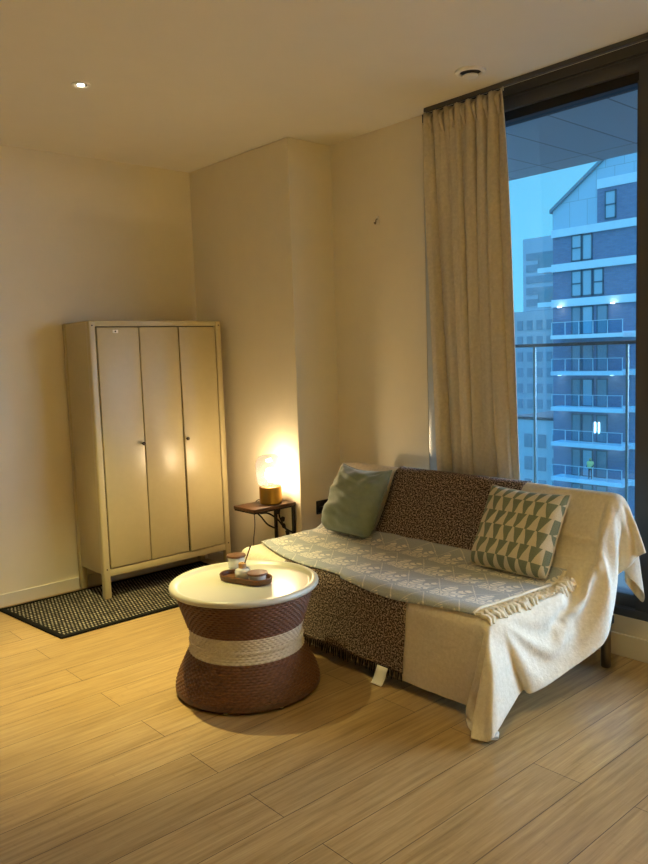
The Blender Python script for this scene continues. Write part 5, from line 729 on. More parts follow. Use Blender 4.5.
[3281,9,10,9,9,9,8,-1,-10,-14,-12,-12,-5,-9,-14,7,9,1,-20,5,-7,-17,-8,1,-13,-11,-12,-14,-4,-12,-14,-13,-15,-13,-15,-15,-14,-15,-11,-14,-17,-14,-14,-14,-16,-17,-21,-21,-21,-21,-21,-21,-21,-21,-21,-21,-19,-19,-21,-22,-21,-21,-22,-20,-6,11,-235,-14,5,8,-5,-1,18,16,19,11,8,5,4,-2,-6,-12,-20,3,-15,1659,-2,-1,0,2,0,-5,-10,-7,2,3,10,14,11,-7,-15,-15,-18,-9,18,16,-6,13,17,9,-7,-7,5,-13,-7,-6,-3,0,0,3,-9,-3,4,7,8,16,8,12,12,11,9,-2,-2,-2,-2,0,0,0,2,3,7,10,12,2,-2,-4,-5,-1,6,21,18,-77,12,16,18,20,22,8,-6,-11,-16,-16,17,17,17,16,13,2,10,16,396,20,21,18,21,19,19,20,18,17,17,17,15,16,16,13,13,10,4,-10,-13,-11,-13,-14,-15,-18,-17,-16,-17,-17,-16,-16,-17,-14,-19,-14,-15,-16,-15,-15,-35,-13,-12,-11,-11,-9,-6,-5,-7,-6,-5,-6,-6,-4,-5,-4,-3,-1,-3,-3,-1,-1,-3,-3,-2,6,-38,-8,-12,-9,-3,-4,-10,-10,-11,-11,-9,-15,-13,-13,-14,-11,8,-19,-3],
[3298,9,10,9,9,5,-4,-12,-13,-12,-12,-8,-6,-13,-1,12,7,-2,-19,-2,7,-17,-12,0,-4,-14,-12,-12,-15,-3,-13,-12,-14,-15,-15,-14,-15,-14,-16,-14,-24,-14,-14,-13,-16,-15,-16,-21,-21,-22,-21,-21,-21,-21,-20,-21,-19,-22,-21,-22,-21,-22,-21,-20,-1,11,-257,-13,4,10,0,-6,10,18,17,4,18,4,-5,5,10,-18,-19,-11,-12,1657,0,1,0,-4,-8,-10,-5,2,5,8,13,15,2,-17,-10,-16,-20,-9,18,17,-5,11,17,15,5,-6,-6,0,-12,-7,-6,-5,-3,-1,-2,2,-5,0,8,10,8,12,12,12,11,10,4,1,1,1,1,1,-3,4,5,11,1,-1,-3,-4,-1,-2,10,22,17,-85,14,16,17,20,22,17,-6,-9,-22,3,-14,21,11,11,11,9,13,9,379,20,21,18,20,20,18,19,17,16,16,17,16,16,15,12,12,11,4,-10,-11,-11,-15,-14,-13,-16,-18,-17,-17,-16,-17,-15,-17,-17,-16,-15,-15,-16,-15,-14,-29,-15,-12,-12,-11,-10,-11,-5,-5,-6,-5,-5,-6,-6,-5,-4,-2,-3,-3,-2,-1,-3,-2,-3,0,5,-40,-9,-13,-9,-4,-2,-8,-11,-10,-1,-14,-15,-4,-20,-15,-7,0,14,-15],
[3315,10,9,7,2,-6,-12,-14,-12,-13,-7,-6,-10,-9,9,13,7,-5,-18,-5,14,-15,-15,-1,-8,-3,-14,-11,-15,-11,-6,-12,-14,-13,-15,-15,-15,-14,-15,-16,-25,-17,-17,-16,-16,-15,-16,-15,-21,-20,-22,-21,-21,-20,-20,-22,-21,-22,-21,-22,-22,-21,-21,-19,3,11,-280,-11,5,10,2,-2,-2,17,17,12,11,-3,13,22,-12,-19,-13,-19,-13,1658,-1,-2,-7,-8,-10,-3,2,6,8,12,14,10,-12,-15,-10,-17,-18,-11,17,14,3,7,16,15,16,2,-7,-1,-7,-12,-7,-5,-5,-3,-2,2,-5,-3,-2,13,2,9,11,11,11,11,11,4,4,2,2,0,8,3,4,-1,-1,-2,-2,-2,-4,5,12,21,17,-90,12,17,17,20,22,22,-4,-11,-17,-19,15,3,-5,9,11,10,13,9,362,21,19,20,18,19,18,18,16,17,15,17,16,15,13,13,14,8,6,-10,-9,-13,-15,-13,-15,-15,-16,-16,-17,-17,-17,-16,-17,-16,-16,-16,-15,-17,-14,-13,-32,-11,-11,-10,-11,-10,-10,-11,-7,-6,-5,-5,-5,-6,-5,-4,-3,-3,-2,-2,-2,-1,-4,-3,1,6,-45,-8,-13,-10,-5,-3,-3,-11,-10,-5,-1,-13,-19,-1,-13,-1,12,2,-14],
[3333,8,5,-1,-8,-13,-12,-13,-12,-9,-5,-7,-14,3,13,13,5,-7,-17,-6,15,-7,-16,-6,-10,0,-5,-15,-13,-13,-11,-7,-13,-14,-14,-14,-15,-15,-15,-16,-27,-16,-16,-17,-17,-17,-17,-18,-19,-20,-21,-20,-21,-21,-21,-22,-22,-21,-22,-21,-22,-21,-21,-17,6,11,-303,-9,6,10,1,-4,-7,18,13,7,13,3,22,19,-12,-17,-18,-18,-12,1655,-4,-8,-10,-9,-2,3,6,9,11,14,13,-4,-16,-11,-12,-16,-18,-14,17,14,14,-2,15,13,17,13,1,-4,-5,-8,-11,-6,-6,-4,-3,-2,-2,-2,-4,-2,7,10,9,9,9,9,8,8,5,5,4,4,3,2,1,1,-1,-1,-2,-3,4,6,12,21,17,-98,14,18,15,21,22,20,0,-17,-18,-19,9,-5,-5,9,11,12,12,9,346,19,20,19,18,19,16,16,17,17,15,16,17,13,13,14,12,9,6,-9,-9,-13,-14,-15,-13,-15,-14,-18,-17,-16,-17,-17,-16,-16,-16,-16,-17,-15,-15,-14,-28,-14,-11,-10,-10,-10,-10,-9,-8,-7,-6,-6,-6,-5,-4,-3,-4,-2,-3,-3,-1,-3,-4,-3,3,6,-48,-11,-12,-10,-4,-2,0,-12,-3,7,-6,-19,2,-7,-16,8,2,6,-14],
[3347,2,-2,-9,-13,-13,-12,-12,-10,-8,-4,-12,-5,10,14,12,5,-10,-15,-9,16,0,-14,-16,-7,-2,2,-10,-14,-13,-13,-10,-11,-14,-12,-14,-15,-15,-15,-16,-27,-17,-19,-19,-19,-18,-18,-17,-18,-20,-20,-20,-21,-21,-21,-21,-22,-21,-22,-22,-21,-20,-22,-15,9,12,-326,-8,6,10,-1,-9,-7,19,7,14,3,22,19,18,-14,-18,-17,-18,14,1646,-10,-10,-7,-2,4,7,9,10,13,15,5,-16,-13,-10,-13,-17,-17,-14,15,13,17,7,2,15,15,17,11,-2,-4,-5,-8,-9,-6,-5,-4,-4,-2,-2,-4,-4,-3,4,7,7,8,9,8,9,6,5,5,4,3,3,2,2,1,0,-3,4,7,4,15,19,17,-104,15,16,14,23,20,20,-1,-20,-15,-20,-6,-5,-5,10,12,11,12,9,328,20,20,18,17,17,16,16,17,17,15,16,16,13,13,13,13,7,7,-9,-9,-12,-14,-14,-15,-13,-15,-16,-16,-17,-17,-16,-17,-18,-15,-16,-16,-17,-14,-14,-29,-13,-10,-8,-9,-9,-10,-9,-10,-6,-7,-6,-6,-5,-5,-4,-4,-4,-3,-2,-3,-4,-3,-3,4,6,-50,-12,-13,-9,-3,1,1,-12,6,-3,9,-4,-5,-12,-13,3,9,4,-16],
[3351,-2,-11,-13,-13,-11,-12,-10,-9,-6,-7,-10,3,14,14,12,3,-13,-12,-11,15,7,-13,-16,-11,-3,1,0,-13,-14,-12,-13,-12,-13,-13,-14,-14,-14,-15,-15,-28,-17,-19,-20,-19,-20,-19,-19,-20,-20,-20,-20,-20,-21,-21,-21,-22,-21,-21,-21,-21,-21,-21,-13,12,11,-349,-6,8,8,-3,-8,-12,19,8,9,14,17,20,4,0,-17,-18,-16,-2,1630,-10,-7,0,4,8,9,11,11,12,14,-11,-16,-10,-11,-12,-19,-15,-17,16,14,15,10,2,12,15,17,16,6,-3,-5,-5,-7,-6,-6,-5,-4,-3,-4,-8,-3,2,-3,3,5,5,6,6,6,6,6,5,4,4,4,3,2,3,2,4,5,5,6,17,16,18,-110,14,15,19,19,21,18,-2,-19,-20,-17,-10,-13,21,-18,12,14,14,23,311,19,19,17,16,16,17,17,16,15,17,15,15,13,13,12,14,7,8,-10,-9,-10,-16,-13,-16,-13,-14,-14,-17,-17,-16,-17,-16,-18,-16,-16,-16,-16,-15,-13,-31,-11,-11,-9,-8,-9,-8,-9,-7,-8,-6,-7,-6,-5,-6,-5,-4,-4,-4,-4,-3,-4,-3,-3,7,5,-54,-12,-13,-10,-1,0,5,-12,5,5,-1,0,4,-2,-11,-1,1,-1,2],
]
nn = CL_NY * CL_NT
cloth = [[0.0, 0.0, 0.0] for _ in range(nn)]
for j in range(CL_NY):
    row = CLOTH_STEPS[j]
    for c_ in range(3):
        acc = 0
        for i in range(CL_NT):
            acc += row[c_ * CL_NT + i]
            cloth[j * CL_NT + i][c_] = acc * .001
b = B(); uvl = b.loops.layers.uv.verify()
vs = [b.verts.new(p) for p in cloth]
for j in range(CL_NY - 1):
    for i in range(CL_NT - 1):
        b.faces.new((vs[j * CL_NT + i], vs[j * CL_NT + i + 1], vs[(j + 1) * CL_NT + i + 1], vs[(j + 1) * CL_NT + i]))
BVH = BVHTree.FromPolygons([Vector(p) for p in cloth], [(j * CL_NT + i, j * CL_NT + i + 1, (j + 1) * CL_NT + i + 1, (j + 1) * CL_NT + i) for j in range(CL_NY - 1) for i in range(CL_NT - 1)])
cover = link('sofa_cover', b, M['cover'], angle=180)
solid(cover, .003, 0, 1)
tag(cover, 'cream cotton cloth draped over the whole sofa with a corner trailing to the floor', 'cover')

# profile of the draped sofa: behind the back, over it, along the seat, down the front
def profile():
    lx, lz = math.sin(TH), math.cos(TH); n = Vector((-lz, lx)); upv = Vector((lx, lz)); base = Vector((3.035, .42)); top = base + upv * .455; back = top - n * .085; off = .008
    return [Vector((back.x + .012, back.y - .33)), Vector((back.x + .012, back.y - .05)), back + upv * off + n * .02, top + upv * off - n * .02, top - upv * .03 + n * off, base + upv * .05 + n * off,
            Vector((2.99, SEATZ + off)), Vector((2.47, SEATZ + off)), Vector((2.435, .418)), Vector((2.425 - off, .38)), Vector((2.425 - off, .02))]
PR = profile(); PD = [0.0]
for a, c in zip(PR, PR[1:]): PD.append(PD[-1] + (c - a).length)
def pf(s):
    for i in range(len(PR) - 1):
        if s <= PD[i + 1] or i == len(PR) - 2:
            k = (s - PD[i]) / (PD[i + 1] - PD[i]); p = PR[i].lerp(PR[i + 1], k); return p
def pn(s):
    a = pf(max(s - .02, .001)); c = pf(min(s + .02, PD[-1] - .001)); d = (c - a).normalized(); return Vector((d.y, -d.x)) if True else d
def drape(s, y, off):
    p = pf(s); n = pn(s)
    # outward: away from the sofa body
    ctr = Vector((2.95, .25)) if s > PD[5] + .05 else Vector((3.3, .4))
    if n.dot(p - ctr) < 0: n = -n
    o3 = Vector((p.x + n.x * .12, y, p.y + n.y * .12)); d3 = Vector((-n.x, 0, -n.y))
    hit = BVH.ray_cast(o3, d3, .2)
    q = hit[0] if hit[0] is not None else Vector((p.x, y, p.y))
    return q + Vector((n.x, 0, n.y)) * off

def smooth_grid(P, it=2):
    nu, nv = len(P), len(P[0])
    for _ in range(it):
        Q = [[P[i][j].copy() for j in range(nv)] for i in range(nu)]
        for i in range(1, nu - 1):
            for j in range(1, nv - 1): Q[i][j] = (P[i][j] * 2 + P[i - 1][j] + P[i + 1][j] + P[i][j - 1] + P[i][j + 1]) / 6
        P = Q
    return P
def mesh_from(P, uvf):
    b = B(); uvl = b.loops.layers.uv.verify(); nu, nv = len(P) - 1, len(P[0]) - 1
    V = [[b.verts.new(p) for p in row] for row in P]
    for i in range(nu):
        for j in range(nv):
            f = b.faces.new((V[i][j], V[i + 1][j], V[i + 1][j + 1], V[i][j + 1]))
            for l, (a, c) in zip(f.loops, ((i, j), (i + 1, j), (i + 1, j + 1), (i, j + 1))): l[uvl].uv = uvf(a, c)
    return b

# brown tweed throw: over the back, down the seat and the front
S0, S1 = PD[2] - .10, PD[-1] - .062
NU, NV = 44, 92
P = []
for i in range(NU + 1):
    row = []
    for j in range(NV + 1):
        s = S0 + (S1 - S0) * j / NV; k = j / NV
        yl = 3.00 + .12 * k; yr = 2.165 + .085 * k
        y = yl + (yr - yl) * i / NU + .006 * math.sin(k * 17 + i * .08)
        row.append(drape(s, y, .0085))
    P.append(row)
P = smooth_grid(P, 2)
tw = link('tweed_throw', mesh_from(P, lambda a, c: (a / NU * .84, c / NV * (S1 - S0))), M['tweed'], angle=180)
solid(tw, .004, 0)
tag(tw, 'brown speckled tweed throw hanging over the sofa back and down its front', 'throw')
hem = [P[i][NV].copy() for i in range(NU + 1)]
for k in range(58):
    u = (k + .5) / 58 * NU; i = int(u); f = u - i; p = hem[i].lerp(hem[min(i + 1, NU)], f)
    L = .030 + .014 * random.random(); a = random.uniform(-.009, .009); c = random.uniform(-.006, .002)
    b = B(); tube(b, [p + Vector((0, 0, .004)), p + Vector((c * .5 - .001, a * .5, -L * .5)), Vector((p.x + c - .002, p.y + a, max(p.z - L, .006)))], [.0036, .0046, .0022], 5)
    link('tassel', b, M['fringe_dark'], tw)
p = P[NU - 7][NV]
b = B()
q0 = Vector((p.x - .008, p.y + .01, p.z + .004))
grid(b, lambda u, v: (q0.x - .030 * v, q0.y - .066 * u + .016 * v, .006 + (q0.z - .006) * (1 - v) ** 1.6), 4, 5)
o = link('care_label', b, M['paper'], tw); solid(o, .001, 0); o['label'] = 'white care label at the lower corner'

# blue-grey motif blanket spread over the seat
BY0, BY1 = 3.475, 1.875
NU, NV = 92, 40
P = []
for i in range(NU + 1):
    k = i / NU; row = []
    y0 = BY0 + (BY1 - BY0) * k
    # front edge: set back near the far end, just over the front edge elsewhere
    setback = .135 * (1 - min(1, k / .36)) ** 1.5
    s_front = PD[7] + .035 - setback + .012 * math.sin(k * 11) + (.010 if k > .5 else 0)
    s_back = PD[5] - .02
    for j in range(NV + 1):
        v = j / NV
        s = s_back + (s_front - s_back) * v
        y = y0 - (.06 * (1 - v)) * k
        q = drape(s, y, .0165)
        q.z += .0025 * math.sin(31 * y + 9 * v) * math.sin(17 * v + 5 * y) * (1 if s < PD[7] - .02 else .2)
        row.append(q)
    P.append(row)
P = smooth_grid(P, 2)
bl = link('motif_blanket', mesh_from(P, lambda a, c: (a / NU * 1.62, c / NV * .62)), M['blanket'], angle=180)
solid(bl, .005, 0)
tag(bl, 'blue-grey blanket with cream leaf motifs spread over the sofa seat', 'blanket')
edge = [P[NU][j].copy() for j in range(NV + 1)]
for k in range(30):
    u = (k + .5) / 30 * NV; j = int(u); p = edge[j].lerp(edge[min(j + 1, NV)], u - j)
    if k < 3: continue
    b = B(); rr = random.Random(k)
    sx = rr.uniform(-.012, .012)
    pts = []
    for q in range(7):
        f = q / 6; y = p.y - .080 * f + .004; x = p.x + sx * f
        hit = BVH.ray_cast(Vector((x, y, .8)), Vector((0, 0, -1)), 1.0)
        z = (hit[0].z if hit[0] is not None else p.z - .02)
        pts.append(Vector((x + .007 * math.sin(q * 2.3 + k), y, max(z, .30) + .012)))
    tube(b, pts, [.006, .0095, .0115, .010, .012, .010, .005], 7)
    link('tassel', b, M['fringe_cream'], bl)
b = B(); tube(b, [Vector((p.x, p.y + .003, p.z + .002)) for p in edge[2:]], .0085, 8); link('knotted_edge', b, M['fringe_cream'], bl)

# cushions
def cushion(name, label, mat, TL, TR, BR, BL, T, seed, wrinkle=.004, rnd_=.05, ear=.03, group=None):
    TL, TR, BR, BL = map(Vector, (TL, TR, BR, BL)); c = (TL + TR + BR + BL) / 4
    ex = (TR - TL + BR - BL) / 2; ey = (TL - BL + TR - BR) / 2
    w, h = ex.length / 2, ey.length / 2; X = ex.normalized(); Z = X.cross(ey).normalized(); Y = Z.cross(X); zs = -1 if Z.x > 0 else 1
    root = thing(name, label, 'cushion', c, group)
    rnd = random.Random(seed); ph = [rnd.uniform(0, 6.28) for _ in range(8)]
    N = 56
    def surf(side):
        def fn(u, v):
            a, d = 2 * u - 1, 2 * v - 1
            pull = rnd_ * max(0, -d) ** 5 * abs(a) ** 5; pin = (1 - .035 * (1 - d * d)) * (1 - pull); pin2 = (1 - .035 * (1 - a * a)) * (1 - pull)
            x = w * a * pin; y = h * d * pin2
            th = ((1 - a ** 4) * (1 - d ** 4)) ** .52 if abs(a) < 1 and abs(d) < 1 else 0
            z = T * th * (1.0 - .12 * d)
            z += wrinkle * th * (math.sin(9 * d + 2.2 * a + ph[0]) * .7 + math.sin(5 * a - 7 * d + ph[1]) * .6 + math.sin(16 * a * d + ph[2]) * .5)
            # radiating creases from the top corners
            for cxn in (-1, 1):
                dx, dy = a - cxn, d - 1; rr = math.hypot(dx, dy); an = math.atan2(dy, dx)
                z += wrinkle * 1.1 * th * math.exp(-rr * 1.6) * math.sin(an * 13 + ph[3])
            y -= ear * h * (1 - a * a) * max(0, d) ** 2
            z += wrinkle * .45 * th * math.sin(24 * d + 3.5 * a + ph[4] + 1.5 * math.sin(4 * a))
            P = X * x + Y * y + Z * (side * max(z, 0.0) * (1.0 if side * zs > 0 else .68))
            return P
        return fn
    b = B(); grid(b, surf(1), N, N); grid(b, surf(-1), N, N)
    bmesh.ops.remove_doubles(b, verts=b.verts[:], dist=.0002)
    o = link('cushion_cover', b, mat, root, world=False, angle=60)
    # piped seam round the edge
    b = B(); f = surf(1); ring = []
    for k in range(40): ring.append(f(k / 40, 0))
    for k in range(40): ring.append(f(1, k / 40))
    for k in range(40): ring.append(f(1 - k / 40, 1))
    for k in range(41): ring.append(f(0, 1 - k / 40))
    tube(b, ring, .0035, 6, False); link('seam', b, mat, root, world=False)
    return root
cushion('green_cushion', 'plain sage green velvet cushion leaning at the far end of the sofa by the socket', M['green_velvet'],
        (3.148, 3.372, .838), (3.142, 3.008, .822), (2.955, 2.980, .470), (2.945, 3.405, .464), .095, 4, .008, .09, .10)
cushion('patterned_cushion', 'green and cream trapezoid print cushion leaning on the sofa by the fringe', M['trapezoid'],
        (3.135, 2.310, .822), (3.132, 1.855, .818), (2.940, 1.878, .462), (2.936, 2.285, .462), .07, 9, .003)

# ------------------------------------------------------------------ curtain
rail = thing('curtain_rail', 'slim dark curtain rail fixed to the ceiling along the window', 'curtain rail', (3.365, 1.4, ZC))
b = B(); box(b, 3.352, 3.378, -.3, 2.885, ZC - .022, ZC - .0005, .003); link('track', b, M['bronze_frame'], rail)
cur = thing('curtain', 'floor length taupe pinch pleat curtain drawn open beside the window', 'curtain', (3.365, 2.6, 0))
HT = ZC - .028
def cfold(u, v):
    """u along the width (0 = wall end), v 0 = hem .. 1 = top"""
    z = .015 + (HT - .015) * v
    drop = 1 - v
    yl = 2.890 - .030 * drop; yr = 2.372 - .105 * drop ** 1.3
    y = yl + (yr - yl) * u
    # seven pinch pleats at the head loosen into fewer soft folds below
    head = math.exp(-drop * 7.0)
    pl = math.cos(2 * PI * (7.0 * u)) 
    sharp = (abs(pl) ** .55) * (1 if pl > 0 else -1)
    w = u + .022 * math.sin(3.2 * drop + 8 * u) + .016 * math.sin(13 * u + 1.0) * (1 - .4 * drop)
    ph = 6.3 * w + .22
    lobe = abs(math.sin(PI * ph)) ** .8                       # 0 in the valleys, 1 on the crests
    deep = .72 + .28 * math.sin(2.7 * math.floor(ph) + 1.3)    # every fold its own depth
    fine = .16 * math.sin(2 * PI * (2.5 * w * 6.3 + .3 * drop)) * lobe
    depth = (.082 if z > .95 else .082 - .020 * min(1, (.95 - z) / .3))
    body = (lobe * deep + fine * .5) * depth
    x = (3.372 - .020 * sharp) * head + (1 - head) * (3.412 - body)
    y += (1 - head) * .0195 * math.sin(2 * PI * ph) - (.006 + .045 * min(1, drop * 1.6)) * (1 - u)
    return (x, y, z)
b = B(); grid(b, cfold, 300, 64); o = link('drape', b, M['curtain'], cur, angle=180); solid(o, .003, 0)
b = B()
def hfold(u, v):
    x, y, z = cfold(u, 1 - .085 / HT * (1 - v)); return (x - .0045, y, z)
for k in range(7):                                        # stitched pinch at each pleat
    u = (k + .5) / 7
    x, y, z = cfold(u, 1.0)
    tube(b, curve([(x - .002, y, HT - .004), (x - .026, y + .004, HT - .03), (x - .022, y, HT - .075), (x - .004, y, HT - .12)], 4), [.009] * 4 + [.012] * 4 + [.008] * 4 + [.002], 7)
link('pinch_pleats', b, M['curtain'], cur)
for k in range(8):
    u = min(.995, max(.005, k / 7)); x, y, z = cfold(u, 1.0)
    b = B(); tube(b, [(3.365, y, ZC - .018), (3.365, y, HT + .004), (3.367, y, HT - .012)], .003, 6); link('glider_hook', b, M['white_plastic'], cur)

# ------------------------------------------------------------------ outside: balcony
BX = 5.42
struct('balcony_slab', box(B(), XR + .2, BX + .08, -4, 9, -.25, -.02), M['decking'])
b = B(); box(b, XR + .2, BX, -4, 9, 2.83, 3.1); struct('balcony_ceiling', b, M['soffit'])
t = thing('balcony_balustrade', 'frameless glass balustrade with slim rail on the balcony outside', 'balustrade', (BX - .1, 2.5, -.02))
b = B(); box(b, BX - .125, BX - .085, -4, 9, 1.49, 1.515, .004); link('handrail', b, M['roof_dark'], t)
yy = -3.9
PY = [-3.5, -1.5, .6, 2.713, 3.477, 4.9, 6.6, 8.9]
for a, c in zip(PY, PY[1:]):
    b = B(); box(b, BX - .112, BX - .100, a + .012, c - .012, .02, 1.49); link('glass_panel', b, M['balustrade'], t)
for a in PY:
    b = B(); box(b, BX - .116, BX - .096, a - .009, a + .009, -.02, 1.49, .003); link('post', b, M['glass_edge'], t)

# ------------------------------------------------------------------ outside: buildings
struct('ground', box(B(), 20, 900, -400, 700, -48, -46), M['ground'])
FX = 60.0
bd = thing('gabled_apartment_block', 'brick apartment block with pale bands, gable roof and glass balconies across the street', 'building', (FX, 27, -46))
b = B(); box(b, FX, FX + 14, 16.6, 37.4, -46, 11.2); link('brick_wall', b, M['brick'], bd, smooth=False)
b = B(); prism(b, [(37.4, 11.2), (37.4, 12.9), (27.0, 20.2), (16.6, 12.9), (16.6, 11.2)], FX + .01, FX + 13.9); link('gable_cladding', b, M['cladding'], bd, smooth=False)
b = B()
for s in (1, -1):
    y0, y1 = 27 + s * 10.6, 27
    prism(b, [(y0, 12.7), (y0, 13.0), (y1, 20.55), (y1, 20.25)], FX - .2, FX + 14.2)
link('roof_edge', b, M['roof_metal'], bd, smooth=False)
b = B(); box(b, FX - .08, FX + .05, 16.6, 33.25, 11.2, 14.0); link('brick_panel', b, M['brick'], bd, smooth=False)
b = B(); box(b, FX - .14, FX + .05, 16.6, 33.25, 14.0, 14.75); link('floor_band', b, M['band'], bd, smooth=False)
for z in (10.95, 8.05, 5.05):
    b = B(); box(b, FX - .18, FX + .05, 16.5, 37.45, z - .32, z + .32); link('floor_band', b, M['band'], bd, smooth=False)
def bwin(y1, y0, z0, z1, mat='bldg_glass', bars=True, x=FX - .0):
    f = B(); th = .09
    box(f, x - .1, x + .02, y0, y0 + th, z0, z1); box(f, x - .1, x + .02, y1 - th, y1, z0, z1); box(f, x - .1, x + .02, y0, y1, z1 - th, z1); box(f, x - .1, x + .02, y0, y1, z0, z0 + th)
    if bars: box(f, x - .1, x + .02, y0, y1, (z0 + z1) / 2 - .06, (z0 + z1) / 2 + .06)
    fo = link('window', f, M['frame_dark'], bd, smooth=False)
    g = B(); box(g, x - .06, x - .01, y0 + .03, y1 - .03, z0 + .03, z1 - .03); link('pane', g, M[mat], fo, smooth=False)
bwin(32.55, 31.6, 11.5, 13.7, x=FX - .08)
for z in (8.45, 5.5): bwin(35.6, 34.65, z, z + 2.15)
bwin(34.6, 33.7, 8.45, 10.55, 'bldg_glass', False); bwin(34.6, 33.7, 5.5, 7.65, 'bldg_glass', False); bwin(33.6, 32.7, 5.5, 7.65)
for z in (8.45, 5.5): bwin(29.6, 28.5, z, z + 2.15)
SL = [2.2, -.85, -3.85, -6.85, -9.85, -12.85]
for i, z in enumerate(SL):
    bwin(35.6, 34.7, z + .1, z + 2.45, 'dark_glass', False); bwin(34.6, 33.6, z + .1, z + 2.45, 'bldg_glass' if i % 2 == 0 else 'dark_glass', False); bwin(33.3, 32.3, z + .1, z + 2.45, 'dark_glass', False)
    b = B(); box(b, FX - 1.7, FX + .02, 30.1, 36.6, z - .2, z + .12); sl = link('balcony', b, M['band'], bd, smooth=False)
    b = B(); box(b, FX - 1.68, FX - 1.62, 30.15, 36.55, z + 1.15, z + 1.2)
    for k in range(6):
        y = 30.2 + k * 6.3 / 5; box(b, FX - 1.68, FX - 1.63, y - .03, y + .03, z + .12, z + 1.2)
    link('railing', b, M['rail_metal'], sl, smooth=False)
    b = B(); box(b, FX - 1.655, FX - 1.645, 30.15, 36.55, z + .16, z + 1.15); link('glass_guard', b, M['balustrade'], sl, smooth=False)
    b = B(); box(b, FX - .16, FX + .02, 16.6, 30.95, z - .25, z + .25); link('floor_band', b, M['band'], bd, smooth=False)
    for y in (36.5, 31.7):
        b = B(); lathe(b, [(0, 0), (.17, 0), (.17, .04), (0, .04)], 16, FX - .45, y); b.transform(Matrix.Translation((0, 0, z - .26 + (2.75 if i == 0 else 0)))); link('ceiling_light', b, M['lamp_and_glint'], bd if i == 0 else sl)
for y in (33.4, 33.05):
    b = B(); box(b, FX - .12, FX - .0, y - .05, y + .05, -5.95, -5.05, .02); link('glow_bar', b, M['lamp_and_glint'], bd)  # emissive bars standing in for two bright reflections on the facade
for z in (8.05, 5.05):                                     # side balconies past the corner
    b = B(); box(b, FX + .4, FX + 3, 37.4, 39.2, z - .2, z + .22); sl = link('side_balcony', b, M['band'], bd, smooth=False)
    b = B(); box(b, FX + .42, FX + .46, 37.4, 39.15, z + .22, z + 1.35); box(b, FX + .42, FX + 3, 39.11, 39.15, z + .22, z + 1.35); link('glass_guard', b, M['dark_glass'], sl, smooth=False)

def tower(name, label, boxes, mat, X, rows, glassmat, bandmat=None, cat='building'):
    """boxes: (y0,y1,ztop) seen from here at distance X, with a grid of windows on the front"""
    r = thing(name, label, cat, (X, boxes[0][0], -46))
    for y0, y1, zt, dep in boxes:
        b = B(); box(b, X + dep, X + dep + 14, y0, y1, -46, zt); link('wall', b, M[mat], r, smooth=False)
    y0, y1, zt, dep = rows['area']; nc, nr = rows['n']
    cw = (y1 - y0) / nc; rh = rows['h']
    for i in range(nr):
        zz = zt - (i + 1) * rh
        if rows.get('ribbon'):
            b = B(); box(b, X + dep - .12, X + dep + .02, y0 + .3, y1 - .3, zz + .25 * rh, zz + .85 * rh); link('ribbon_window', b, M[glassmat], r, smooth=False)
        else:
            for k in range(nc):
                b = B(); box(b, X + dep - .1, X + dep + .02, y0 + cw * (k + .2), y0 + cw * (k + .75), zz + .2 * rh, zz + .8 * rh); link('window', b, M[glassmat], r, smooth=False)
    return r
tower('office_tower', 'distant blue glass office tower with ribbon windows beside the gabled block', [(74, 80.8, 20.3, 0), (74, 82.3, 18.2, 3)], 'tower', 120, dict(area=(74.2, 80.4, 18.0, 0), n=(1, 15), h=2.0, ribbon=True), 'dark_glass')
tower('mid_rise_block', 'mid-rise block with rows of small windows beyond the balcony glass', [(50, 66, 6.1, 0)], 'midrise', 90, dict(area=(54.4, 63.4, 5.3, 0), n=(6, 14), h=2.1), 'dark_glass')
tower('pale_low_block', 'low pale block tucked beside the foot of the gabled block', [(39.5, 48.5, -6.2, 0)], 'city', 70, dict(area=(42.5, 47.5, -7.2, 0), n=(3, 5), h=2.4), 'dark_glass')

rb = bpy.data.objects['pale_low_block']
b = B(); box(b, 70 - .1, 84.1, 39.4, 48.6, -6.2, -5.9); link('roof', b, M['roof_dark'], rb, smooth=False)

# person on a far balcony
pr = thing('person', 'person in yellow hi-vis top standing on a balcony of the gabled block', 'person', (FX - 1.0, 33.3, -9.73))
def skinfig(name, verts, edges, radii, mat, root):
    me = bpy.data.meshes.new(name); me.from_pydata(verts, edges, []); o = bpy.data.objects.new(name, me); COL.objects.link(o); o.parent = root
    s = o.modifiers.new('skin', 'SKIN')
    for i, sv in enumerate(me.skin_vertices[0].data): sv.radius = (radii[i], radii[i]); sv.use_root = (i == 0)
    su = o.modifiers.new('sub', 'SUBSURF'); su.levels = 1; su.render_levels = 1
    me.materials.append(mat); return o
bv = [(0, 0, .92), (0, 0, 1.15), (0, 0, 1.38), (0, 0, 1.50), (-.02, 0, 1.60), (-.02, 0, 1.70),
      (0, .10, .88), (-.02, .12, .48), (0, .12, .06), (-.12, .13, .03), (0, -.10, .88), (.02, -.12, .48), (0, -.12, .06), (-.12, -.13, .03),
      (0, .2, 1.38), (-.05, .27, 1.12), (-.22, .22, 1.02), (-.3, .2, 1.0), (0, -.2, 1.38), (-.05, -.27, 1.12), (-.22, -.22, 1.02), (-.3, -.2, 1.0)]
be = [(0, 1), (1, 2), (2, 3), (3, 4), (4, 5), (0, 6), (6, 7), (7, 8), (8, 9), (0, 10), (10, 11), (11, 12), (12, 13), (2, 14), (14, 15), (15, 16), (16, 17), (2, 18), (18, 19), (19, 20), (20, 21)]
br_ = [.15, .13, .15, .06, .095, .085, .10, .07, .05, .045, .10, .07, .05, .045, .07, .05, .04, .035, .07, .05, .04, .035]
skinfig('body', bv, be, br_, M['dark_cloth'], pr)
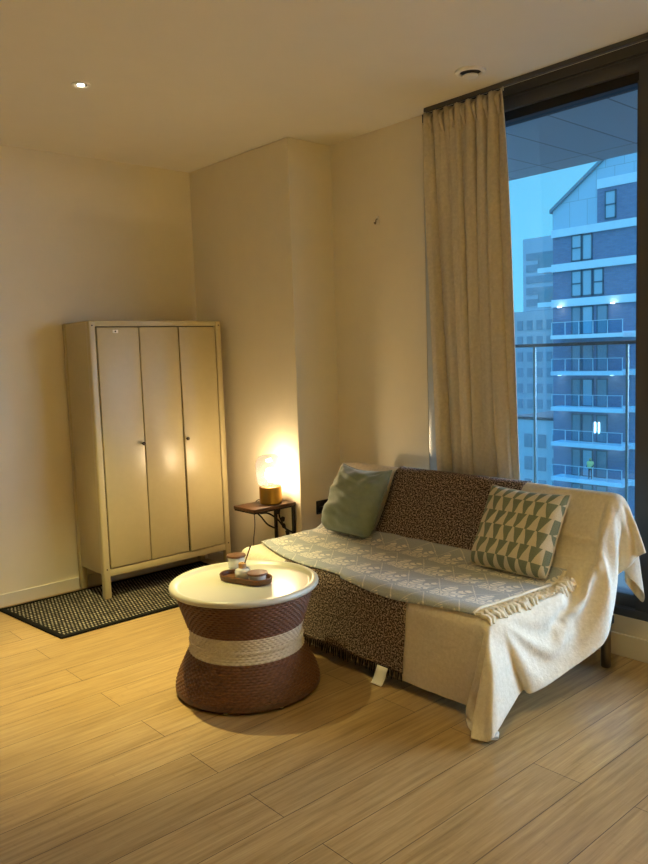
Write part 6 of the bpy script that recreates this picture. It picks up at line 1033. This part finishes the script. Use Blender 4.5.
b = B(); lathe(b, [(.215, .90), (.21, 1.05), (.235, 1.25), (.25, 1.38), (.20, 1.47), (.10, 1.52)], 20); b.transform(Matrix.Scale(1.25, 4, Vector((0, 1, 0)))); link('hi_vis_top', b, M['hivis'], pr, world=False)
b = B(); lathe(b, [(0, 1.54), (.085, 1.57), (.11, 1.63), (.10, 1.70), (.06, 1.75), (0, 1.765)], 16, -.02, 0); link('hood', b, M['hivis'], pr, world=False)
b = B(); lathe(b, [(0, 0), (.06, .02), (.085, .08), (.08, .14), (.04, .18), (0, .185)], 14, -.055, 0); b.transform(Matrix.Translation((0, 0, 1.555))); link('face', b, M['skin'], pr, world=False)

# ------------------------------------------------------------------ sky
w = bpy.data.worlds.new('dusk_sky'); SC.world = w; w.use_nodes = True; nt = w.node_tree; nt.nodes.clear()
def wn(kind, **kw):
    nd = nt.nodes.new('ShaderNode' + kind)
    for k, v in kw.items(): setattr(nd, k, v)
    return nd
def wm(op, a, b=0.0, clamp=False):
    nd = wn('Math', operation=op, use_clamp=clamp)
    for sck, v in zip(nd.inputs, (a, b)):
        if isinstance(v, bpy.types.NodeSocket): nt.links.new(v, sck)
        else: sck.default_value = v
    return nd.outputs[0]
tc = wn('TexCoord'); sp = wn('SeparateXYZ'); nt.links.new(tc.outputs['Generated'], sp.inputs[0])
rp = wn('ValToRGB'); e = rp.color_ramp.elements
e[0].position = .03; e[0].color = (*SKY0, 1); e[1].position = .30; e[1].color = (*SKY1, 1)
z2 = e.new(.85); z2.color = (*SKY2, 1)
nt.links.new(sp.outputs[2], rp.inputs[0])
# glow added low in the unseen sky to light the room (away from the gabled block)
vd = wn('VectorMath', operation='DOT_PRODUCT'); nt.links.new(tc.outputs['Generated'], vd.inputs[0]); vd.inputs[1].default_value = Vector((.72, -.66, .22)).normalized()
gl = wm('POWER', wm('MAXIMUM', vd.outputs['Value'], 0.0), 6.0)
mx = wn('Mix', data_type='RGBA', blend_type='MIX'); nt.links.new(wm('MULTIPLY', gl, 1.0, True), mx.inputs[0]); nt.links.new(rp.outputs[0], mx.inputs[6]); mx.inputs[7].default_value = (*GLOW, 1)
bg = wn('Background'); bg.inputs[1].default_value = SKYS; nt.links.new(mx.outputs[2], bg.inputs[0])
wo = nt.nodes.new('ShaderNodeOutputWorld'); nt.links.new(bg.outputs[0], wo.inputs[0])

SC.view_settings.view_transform = 'Standard'; SC.view_settings.look = 'None'
SC.view_settings.exposure = EXPO; SC.view_settings.gamma = 1; SC.view_settings.use_curve_mapping = False
SC.cycles.max_bounces = 10; SC.cycles.diffuse_bounces = 6; SC.cycles.transparent_max_bounces = 16; SC.cycles.sample_clamp_indirect = 6
